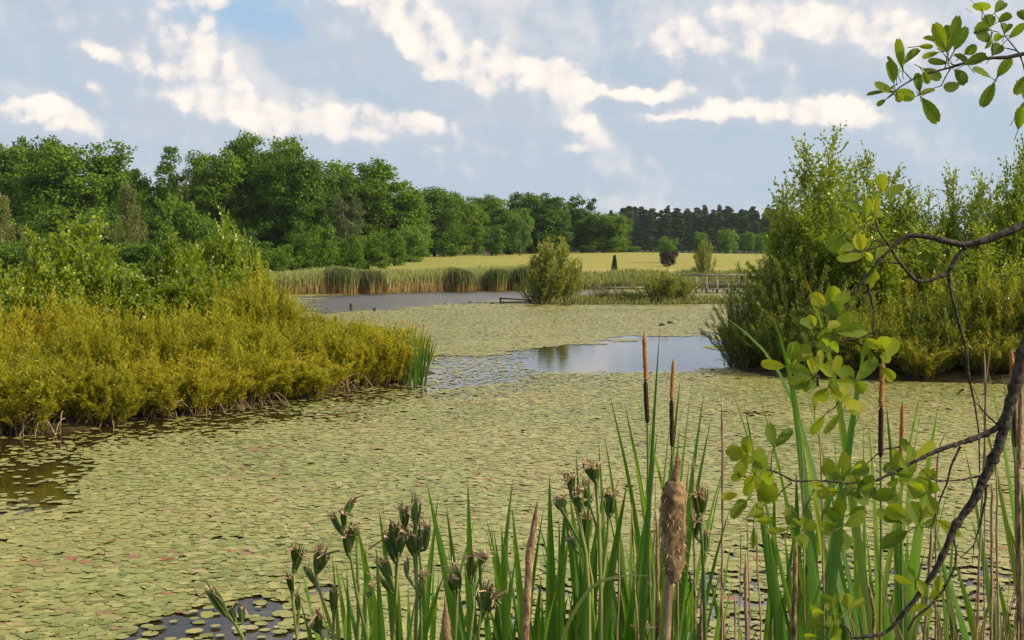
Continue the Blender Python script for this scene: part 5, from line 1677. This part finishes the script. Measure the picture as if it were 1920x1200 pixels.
# dry grass tufts bottom right, and green grass down the bank
for px, n, lab in ((1745, 70, 'loose tuft of fine dry grass behind the lower limb'), (1850, 130, 'dense tuft of tan dry grass at the bottom right'), (1900, 70, 'tuft of dry grass cut by the right edge')):
    d = 4.1
    x = P(px, 1200, d)[0]
    o = thing('dry_grass_tuft', lab, 'grass', (x, d, 0), group='dry grass tufts')
    b = MB()
    for _ in range(n):
        a = rb.gauss(0, .35); hh = rb.uniform(1.0, 1.55); yy = rb.uniform(-.2, .2); x_ = rb.gauss(0, .07)
        b.blade(arc((x_, yy, 0), (x_ + a * .55, yy + rb.uniform(-.2, .2), hh), 10, rb.uniform(0, .25), (-a * .06, 0, .02)), rb.uniform(.0025, .006), (rb.uniform(-1, 1), -1, 0), .3, rnd=rb.random(), prof=np.linspace(1, .4, 10))
    part('foliage', b.mesh('dry_grass', M['drygrass']), o)

n = 9000
r_ = np.random.default_rng(41)
gx = r_.uniform(-6, 7, n); gy = r_.uniform(-1.5, 5.3, n)
zz = height(gx, gy); kp_ = (zz > 0.02) & (np.hypot(gx, gy) > 0.7)
gx, gy, zz = gx[kp_], gy[kp_], zz[kp_]
p0 = np.stack([gx, gy, zz - 0.02], 1)
tag(part('bank_grass', leafmesh('bank_grass', p0, np.stack([r_.normal(0, .3, len(gx)), r_.normal(0, .3, len(gx)), np.ones(len(gx))], 1), r_.uniform(.15, .45, len(gx)), .012, M['blade'], r_, shape=np.array([(-.5, 0), (.5, 0), (.3, .6), (0, 1), (-.3, .6)]))),
    'grass covering the near bank below the reeds', 'grass', kind='stuff')

# ------------------------------------------------------------------ alder leaning in from the right
S3 = 580 / 1920
S6 = 320 / 1477
AD = 3.0
off = np.array((2.15, 3.2, 0.0))
off[2] = gz(2.15, 3.2)
alder = thing('alder_tree', 'alder whose dark limbs and rounded leaves reach in from the right edge', 'tree', off)


def smooth_path(pts_, n):
    pts_ = np.asarray(pts_, float)
    L_ = np.concatenate([[0], np.cumsum(np.linalg.norm(np.diff(pts_[:, :3], axis=0), axis=1))])
    s_ = np.linspace(0, L_[-1], n)
    q = np.stack([np.interp(s_, L_, pts_[:, j]) for j in range(pts_.shape[1])], 1)
    for _ in range(2):
        q[1:-1] = (q[:-2] + 2 * q[1:-1] + q[2:]) / 4
    return q


b = MB()
tr_ = smooth_path([(2.15, 3.2, off[2] - .3, .11), (2.10, 3.2, 1.2, .09), (2.2, 3.15, 2.2, .07), (2.35, 3.1, 3.2, .05), (2.4, 3.1, 4.4, .02)], 40)
b.tube(tr_[:, :3] - off, tr_[:, 3], 12)
part('trunk', b.mesh('trunk', M['bark']), alder)


def limb(conv, pl, w0, w1, sc, d0=AD, d1=None, start=None, name='branch', wob=1.0):
    """pl in crop pixels from thick to thin; w in crop pixels"""
    d1 = d0 if d1 is None else d1
    n = len(pl)
    pts_ = []
    if start is not None:
        pts_.append((*start, w0 * sc / F * d0 * 0.62))
    for i, q in enumerate(pl):
        t_ = i / (n - 1)
        dd = d0 + (d1 - d0) * t_
        p = P(*conv(*q), dd)
        pts_.append((*p, (w0 + (w1 - w0) * t_) * sc / F * dd * 0.5))
    q = smooth_path(pts_, max(14, n * 7))
    r_ = q[:, 3] * np.array([1 + rb.uniform(-.12, .13) for _ in q]) * 0.88
    for k in range(rb.randrange(1, 3), len(q) - 1, rb.randrange(5, 8)):
        r_[k] *= 1.28
    r_[-1] *= .5
    b_ = MB(); b_.tube(q[:, :3] - off + np.array([(rb.uniform(-1, 1), 0, rb.uniform(-1, 1)) for _ in q]) * q[:, 3:4] * .14 * wob, r_, 9)
    return part(name, b_.mesh(name, M['bark']), alder)


limb(c3, [(1980, 300), (1920, 335), (1830, 375), (1700, 425), (1590, 462), (1480, 452), (1390, 425), (1300, 400), (1170, 402), (1100, 480), (1020, 555), (920, 690), (850, 750), (822, 830)], 62, 12, S3, start=(2.28, 3.13, 2.75))
limb(c3, [(1565, 465), (1500, 540), (1465, 600), (1450, 640), (1400, 655), (1330, 685), (1250, 685), (1190, 620), (1140, 560), (1080, 460), (1020, 380), (995, 300)], 36, 12, S3)
limb(c3, [(1452, 635), (1462, 740), (1500, 880), (1530, 1000), (1565, 1126), (1580, 1300), (1610, 1425), (1640, 1620), (1645, 1880)], 26, 9, S3)
limb(c3, [(1070, 455), (940, 495), (800, 510)], 13, 6, S3); limb(c3, [(1145, 575), (1060, 568), (960, 575)], 12, 7, S3)
limb(c3, [(1005, 375), (960, 340), (915, 305)], 10, 5, S3); limb(c3, [(945, 700), (975, 800), (990, 900), (985, 1010)], 20, 8, S3)
limb(c3, [(935, 525), (990, 430), (1060, 455)], 6, 9, S3)
limb(c3, [(825, 820), (760, 900), (700, 960), (640, 1000)], 12, 6, S3)
limb(c3, [(985, 1000), (900, 1040), (770, 1060), (735, 1000)], 9, 5, S3)
limb(c4, [(2020, 0), (1935, 130), (1870, 400), (1820, 560), (1785, 720), (1735, 850), (1680, 960), (1630, 1090), (1560, 1190), (1490, 1270), (1470, 1340), (1400, 1500), (1330, 1620), (1250, 1730), (1150, 1850), (1060, 1955), (960, 1960), (850, 1975)], 92, 20, S3, start=(2.12, 3.2, 1.95))
limb(c4, [(1795, 640), (1700, 700), (1600, 740), (1450, 785), (1340, 830), (1200, 900), (1060, 970), (1000, 1000), (900, 1005), (830, 1015)], 44, 10, S3)
limb(c4, [(1150, 788), (1040, 802), (990, 850), (930, 905)], 14, 7, S3)
limb(c4, [(830, 1015), (700, 1000), (600, 1000), (490, 1000), (400, 950), (320, 925)], 16, 12, S3)
limb(c4, [(480, 1010), (430, 1050), (390, 1090)], 12, 6, S3)
limb(c4, [(350, 935), (352, 860), (365, 790)], 9, 5, S3)
limb(c4, [(1765, 660), (1690, 590), (1620, 510)], 12, 9, S3)
limb(c4, [(1645, 970), (1520, 995), (1370, 1002), (1270, 915)], 14, 6, S3)
limb(c4, [(1525, 785), (1470, 900), (1440, 1020), (1400, 1110), (1350, 1280), (1280, 1290)], 18, 8, S3)
limb(c4, [(1680, 1010), (1685, 1100), (1650, 1260), (1610, 1400), (1520, 1480)], 22, 6, S3)
limb(c4, [(1610, 1400), (1600, 1520)], 8, 4, S3)
limb(c4, [(1480, 1340), (1500, 1440), (1490, 1540), (1420, 1680), (1330, 1780), (1240, 1850), (1200, 1930)], 14, 18, S3)
limb(c4, [(1545, 430), (1520, 445), (1500, 470)], 16, 5, S3); limb(c4, [(1600, 410), (1640, 500), (1650, 560)], 5, 4, S3)
limb(c4, [(640, 410), (640, 350), (620, 330)], 20, 9, S3); limb(c4, [(770, 510), (740, 550), (690, 580)], 9, 5, S3)
limb(c5, [(780, 950), (830, 990), (850, 1040)], 8, 12, S3)
limb(c4, [(620, 1050), (570, 1150), (520, 1260)], 8, 4, S3); limb(c4, [(820, 1090), (870, 1040), (910, 1060)], 8, 5, S3)
# upper spray
limb(c6, [(1700, 380), (1560, 450), (1440, 468), (1370, 495), (1240, 500), (1130, 500), (960, 540), (860, 580), (740, 610), (600, 640), (505, 690), (430, 735), (340, 800), (280, 860)], 44, 8, S6, start=(2.3, 3.1, 3.45))
limb(c6, [(1435, 460), (1370, 380), (1310, 310), (1280, 200), (1220, 110)], 14, 6, S6); limb(c6, [(1420, 440), (1340, 420), (1280, 410)], 14, 8, S6)
limb(c6, [(1440, 470), (1477, 580), (1500, 700), (1470, 820), (1500, 900), (1480, 1000)], 16, 8, S6); limb(c6, [(505, 690), (430, 610), (430, 560)], 12, 7, S6)
limb(c6, [(850, 580), (800, 660), (760, 745), (700, 760), (590, 835)], 14, 6, S6); limb(c6, [(790, 600), (810, 500), (760, 440), (720, 420)], 12, 6, S6)
limb(c6, [(860, 575), (850, 540), (800, 480)], 8, 5, S6); limb(c6, [(1370, 495), (1300, 600), (1225, 690)], 8, 5, S6)
limb(c6, [(1200, 500), (1205, 380), (1190, 250), (1120, 100)], 10, 6, S6); limb(c6, [(820, 545), (880, 440), (850, 340)], 8, 5, S6)
limb(c6, [(370, 740), (380, 640), (420, 610)], 8, 5, S6); limb(c6, [(580, 810), (575, 740), (560, 700)], 8, 5, S6)
limb(c6, [(970, 70), (1000, 95), (1030, 110)], 4, 3, S6); limb(c6, [(1010, 0), (1060, 40), (1110, 60)], 4, 3, S6)


def alder_leaf(b_, base, tip, w, up, rr, curl):
    """obovate leaf, notched round tip, toothed rim; nu across, nv along"""
    base, tip = np.asarray(base, float), np.asarray(tip, float)
    D = tip - base; L = np.linalg.norm(D); D = D / L
    S = unit(np.cross(D, up)); N = np.cross(S, D)
    nv = 12
    v = np.linspace(0, 1, nv)
    half = np.interp(v, [0, 0.06, 0.18, 0.35, 0.52, 0.68, 0.82, 0.92, 1.0], [0.03, 0.16, 0.52, 0.84, 0.98, 1.0, 0.86, 0.62, 0.26]) * w * 0.5
    half = half * (1 + np.where(np.arange(nv) % 2, 0.045, -0.03))
    us = np.array((-1, -.5, 0, .5, 1.0))
    cu, cv = curl
    V, uv = [], []
    for i in range(nv):
        for u in us:
            yy = v[i] - (0.05 * (1 - abs(u)) if i == nv - 1 else 0)
            lift = cu * abs(u) * half[i] + cv * L * (v[i] ** 2) + 0.012 * w * math.sin(i * 2.1 + u * 3)
            V.append(base + D * L * yy + S * u * half[i] + N * lift)
            uv.append((0.5 + 0.5 * u * half[i] / (w * .5), v[i]))
    k = len(us)
    Qd = [(i * k + j, i * k + j + 1, (i + 1) * k + j + 1, (i + 1) * k + j) for i in range(nv - 1) for j in range(k - 1)]
    b_.add(V, Qd, rr, uv)


LV = [(c3, S3, [(1035, 140, 1040, 15, 75), (1040, 145, 1165, 110, 60), (905, 265, 835, 190, 48), (930, 300, 955, 165, 62), (985, 270, 1000, 155, 62, .97), (1000, 290, 1045, 245, 50), (1000, 300, 935, 302, 36),
        (850, 400, 800, 335, 60), (880, 310, 845, 262, 45), (800, 395, 705, 485, 105, .3), (912, 500, 885, 392, 90, .9), (940, 520, 755, 562, 68, .65), (930, 510, 990, 552, 48), (1000, 545, 1030, 470, 52), (992, 600, 950, 738, 64, .6),
        (690, 830, 602, 762, 62, .88), (720, 820, 725, 702, 98, .5), (720, 822, 842, 782, 78, .7), (725, 810, 770, 900, 115, .2), (735, 990, 865, 895, 95, .7), (740, 1000, 958, 985, 100, .5), (700, 985, 775, 930, 70),
        (605, 980, 585, 900, 75, .85), (620, 965, 520, 950, 76, .3), (745, 1015, 645, 1105, 125, .25), (1042, 1112, 1055, 1012, 90, .7), (1040, 1102, 952, 1060, 66, .75), (1065, 1160, 1112, 1045, 95, .72),
        (480, 1180, 500, 1060, 75, .5), (560, 1170, 560, 1085, 90, .5), (700, 1060, 650, 1010, 70, .4), (760, 1060, 730, 1120, 90, .35), (870, 480, 800, 470, 60, .5), (640, 440, 700, 400, 40, .3)]),
      (c4, S3, [(440, 290, 288, 268, 68, .8), (480, 275, 490, 135, 75, .5), (510, 262, 600, 180, 82, .6), (618, 345, 580, 212, 52, .9), (625, 340, 667, 180, 52, .88), (605, 340, 465, 290, 80, .35), (600, 352, 475, 405, 105, .45),
        (590, 375, 530, 442, 76, .55), (735, 352, 655, 300, 76, .75), (742, 332, 778, 218, 62, .85), (745, 372, 862, 402, 60, .8), (860, 392, 785, 288, 100, .45), (870, 382, 1000, 238, 80, .35), (872, 380, 932, 448, 84, .5),
        (1035, 290, 1112, 372, 70, .7), (700, 420, 635, 505, 95, .5), (730, 430, 772, 485, 66, .8), (780, 512, 818, 405, 66, .9), (790, 512, 845, 465, 48, .85), (620, 562, 612, 472, 48, .92), (790, 520, 905, 542, 86, .97),
        (820, 562, 905, 578, 42, .7), (685, 590, 600, 705, 58, .6), (782, 575, 685, 703, 48, .55), (365, 792, 338, 638, 76, .35), (372, 792, 482, 668, 66, .3), (212, 862, 68, 790, 90, .7), (202, 832, 200, 722, 80, .6),
        (215, 882, 325, 830, 115, .6), (205, 870, 130, 965, 98, .5), (245, 870, 300, 925, 100, .45), (240, 980, 197, 1085, 66, .6), (262, 972, 352, 1112, 145, .5), (790, 982, 668, 900, 100, .65), (800, 972, 795, 818, 80, .8),
        (785, 1002, 715, 948, 70, .35), (845, 922, 905, 880, 48, .7), (850, 952, 958, 920, 105, .45), (905, 1042, 990, 978, 84, .4), (682, 1032, 598, 1020, 54, .8), (782, 1062, 622, 1082, 80, .55), (958, 1097, 1112, 1078, 90, .5),
        (1180, 962, 1045, 898, 96, .45), (1200, 932, 1078, 800, 66, .6), (1202, 882, 1210, 788, 86, .5), (1232, 852, 1155, 732, 62, .4), (1240, 882, 1360, 758, 100, .9), (1250, 982, 1385, 958, 76, .5), (1190, 992, 1312, 1062, 105, .65),
        (1330, 992, 1362, 1092, 84, .4), (1200, 1012, 1222, 1115, 90, .5), (900, 1000, 880, 1100, 90, .3), (1100, 900, 1170, 830, 70, .6), (1000, 1040, 940, 1100, 70, .35), (700, 940, 740, 1010, 80, .5)]),
      (c5, S3, [(300, 60, 350, 192, 130, .5), (200, 190, 140, 245, 76, .3), (190, 202, 105, 302, 74, .45), (205, 292, 305, 208, 64, .6), (230, 292, 312, 272, 54, .7), (258, 322, 357, 322, 80, .5), (242, 352, 235, 492, 38, .35),
        (455, 352, 470, 212, 64, .5), (455, 372, 318, 398, 48, .6), (540, 362, 488, 312, 48, .4), (550, 360, 550, 292, 64, .55), (558, 372, 628, 328, 80, .6), (490, 422, 602, 462, 90, .5), (722, 382, 665, 355, 38, .7),
        (782, 302, 760, 168, 96, .45), (752, 332, 688, 240, 96, .3), (800, 352, 952, 280, 105, .5), (832, 282, 942, 250, 80, .4), (842, 150, 962, 192, 96, .4), (792, 382, 800, 505, 130, .3), (772, 362, 695, 330, 80, .3),
        (1182, 302, 1072, 230, 115, .55), (1200, 352, 1168, 268, 115, .55), (1272, 342, 1205, 200, 115, .45), (1272, 322, 1312, 218, 66, .7), (1290, 342, 1375, 320, 82, .45), (1380, 312, 1515, 402, 70, .85), (1202, 382, 1036, 472, 92, .35),
        (1200, 100, 1315, 142, 105, .6), (1322, 792, 1258, 690, 66, .7), (1330, 802, 1402, 748, 66, .75), (1392, 772, 1390, 655, 54, .7), (1290, 802, 1268, 738, 56, .6), (1362, 882, 1258, 868, 76, .65),
        (692, 902, 592, 888, 64, .6), (735, 882, 735, 758, 42, .5), (702, 882, 700, 830, 40, .6), (820, 872, 815, 768, 86, .6), (830, 882, 935, 798, 46, .6), (792, 892, 695, 965, 86, .5), (692, 982, 578, 950, 80, .5),
        (740, 952, 742, 1055, 96, .4), (640, 1042, 555, 1040, 70, .6), (760, 80, 700, 20, 80, .35), (880, 60, 920, 150, 100, .3), (1130, 20, 1230, 60, 90, .4), (1320, 150, 1360, 270, 80, .5), (360, 20, 300, 90, 90, .4)]),
      (c6, S6, [(425, 600, 385, 332, 80, .4), (440, 552, 570, 400, 84, .35), (560, 402, 690, 402, 48, .75), (350, 722, 290, 535, 130, .25), (385, 640, 300, 470, 40, .2), (350, 740, 290, 770, 60, .2), (282, 792, 105, 800, 50, .3),
        (332, 802, 195, 718, 74, .6), (335, 792, 250, 728, 50, .3), (282, 860, 202, 922, 48, .3), (352, 790, 538, 840, 110, .3), (372, 802, 425, 885, 76, .8), (575, 802, 535, 632, 84, .3), (600, 592, 750, 695, 112, .25),
        (602, 622, 650, 725, 70, .7), (545, 832, 708, 752, 58, .85), (590, 842, 738, 1068, 122, .25), (800, 432, 700, 195, 112, .55), (815, 455, 770, 190, 170, .2), (830, 440, 890, 130, 120, .3), (722, 362, 608, 300, 70, .6), (822, 547, 640, 525, 62, .2),
        (742, 452, 590, 492, 54, .6), (868, 442, 988, 228, 98, .3), (700, 365, 790, 445, 90, .6), (872, 602, 990, 722, 112, .2), (925, 722, 785, 780, 112, .25), (960, 562, 1155, 470, 95, .2), (1000, 572, 880, 452, 90, .2),
        (1192, 672, 1032, 600, 104, .5), (1240, 672, 1362, 498, 94, .25), (1225, 712, 1105, 932, 104, .3), (1115, 102, 1110, 10, 155, .5), (1222, 112, 1322, -5, 94, .25), (1182, 262, 1040, 250, 135, .2), (1192, 372, 1070, 300, 124, .25),
        (1250, 192, 1375, 130, 104, .45), (1302, 312, 1200, 332, 74, .3), (1310, 292, 1335, 190, 104, .4), (1345, 332, 1490, 205, 76, .25), (1490, 182, 1440, 110, 80, .2), (1200, 482, 1275, 380, 115, .2), (1495, 702, 1405, 790, 90, .3),
        (1490, 652, 1400, 822, 90, .4), (1440, 742, 1490, 860, 70, .3), (1425, 1125, 1490, 925, 110, .3), (1400, 1020, 1490, 880, 60, .3), (1130, 240, 1210, 130, 110, .3), (960, 470, 1060, 400, 90, .25), (1180, 330, 1130, 420, 80, .3)])]
foli = MB(); pet = foli
for conv, sc_, L in LV:
    for lf in L:
        x0, y0, x1, y1, w = lf[:5]
        tint = lf[5] * rb.uniform(.9, 1.02) if len(lf) > 5 else rb.uniform(.4, .85)
        if tint < .93: tint = min(tint, .92)
        dd = AD + rb.uniform(-.10, .14)
        bp_, tp_ = P(*conv(x0, y0), dd), P(*conv(x1, y1), dd + rb.uniform(-.03, .03))
        wd = w * sc_ / F * dd * 0.98
        L_ = np.linalg.norm(tp_ - bp_)
        upv = np.array((rb.uniform(-.6, .6), -1, rb.uniform(-.35, .9)))
        alder_leaf(foli, bp_ - off, tp_ - off, wd, upv, tint, (rb.uniform(.05, .6), rb.uniform(-.28, .2)))
        if conv is not c6 and w > 55 and rb.random() < .45:      # a second leaf of the cluster, further back
            ang = rb.uniform(.5, 1.3) * rb.choice((-1, 1)); vx, vz = (tp_ - bp_)[0], (tp_ - bp_)[2]
            v2 = np.array((vx * math.cos(ang) - vz * math.sin(ang), rb.uniform(-.01, .03), vx * math.sin(ang) + vz * math.cos(ang))) * rb.uniform(.6, .95)
            b2 = bp_ + (0, rb.uniform(.04, .12), 0)
            alder_leaf(foli, b2 - off, b2 + v2 - off, wd * rb.uniform(.7, .95), np.array((rb.uniform(-.5, .5), -1, rb.uniform(-.5, .7))), rb.uniform(.2, .85), (rb.uniform(.05, .4), rb.uniform(-.2, .15)))
        dr_ = unit(tp_ - bp_)
        pet.tube([bp_ - off - dr_ * 0.022 + (0, .004, -.002), bp_ - off, bp_ - off + dr_ * L_ * .5 + (0, 0.002, 0)], [.0013, .0011, .0006], 4, rnd=.5)
part('leaves', foli.mesh('leaves', M['alder_near']), alder)

# ------------------------------------------------------------------ air
hm, ht_, ho = new_mat('haze')
pv = ht_.n('ShaderNodeVolumePrincipled')
pv.inputs['Color'].default_value = (0.70, 0.84, 1.0, 1)
pv.inputs['Density'].default_value = 0.00008
pv.inputs['Anisotropy'].default_value = 0.2
ht_.l(pv.outputs[0], ho.inputs['Volume'])
hb = MB(); hb.box((0, 520, 13.2), 1900, 1240, 30)
tag(part('haze', hb.mesh('haze', hm, smooth=False)), 'thin bluish summer haze over the far trees', 'haze', kind='stuff')
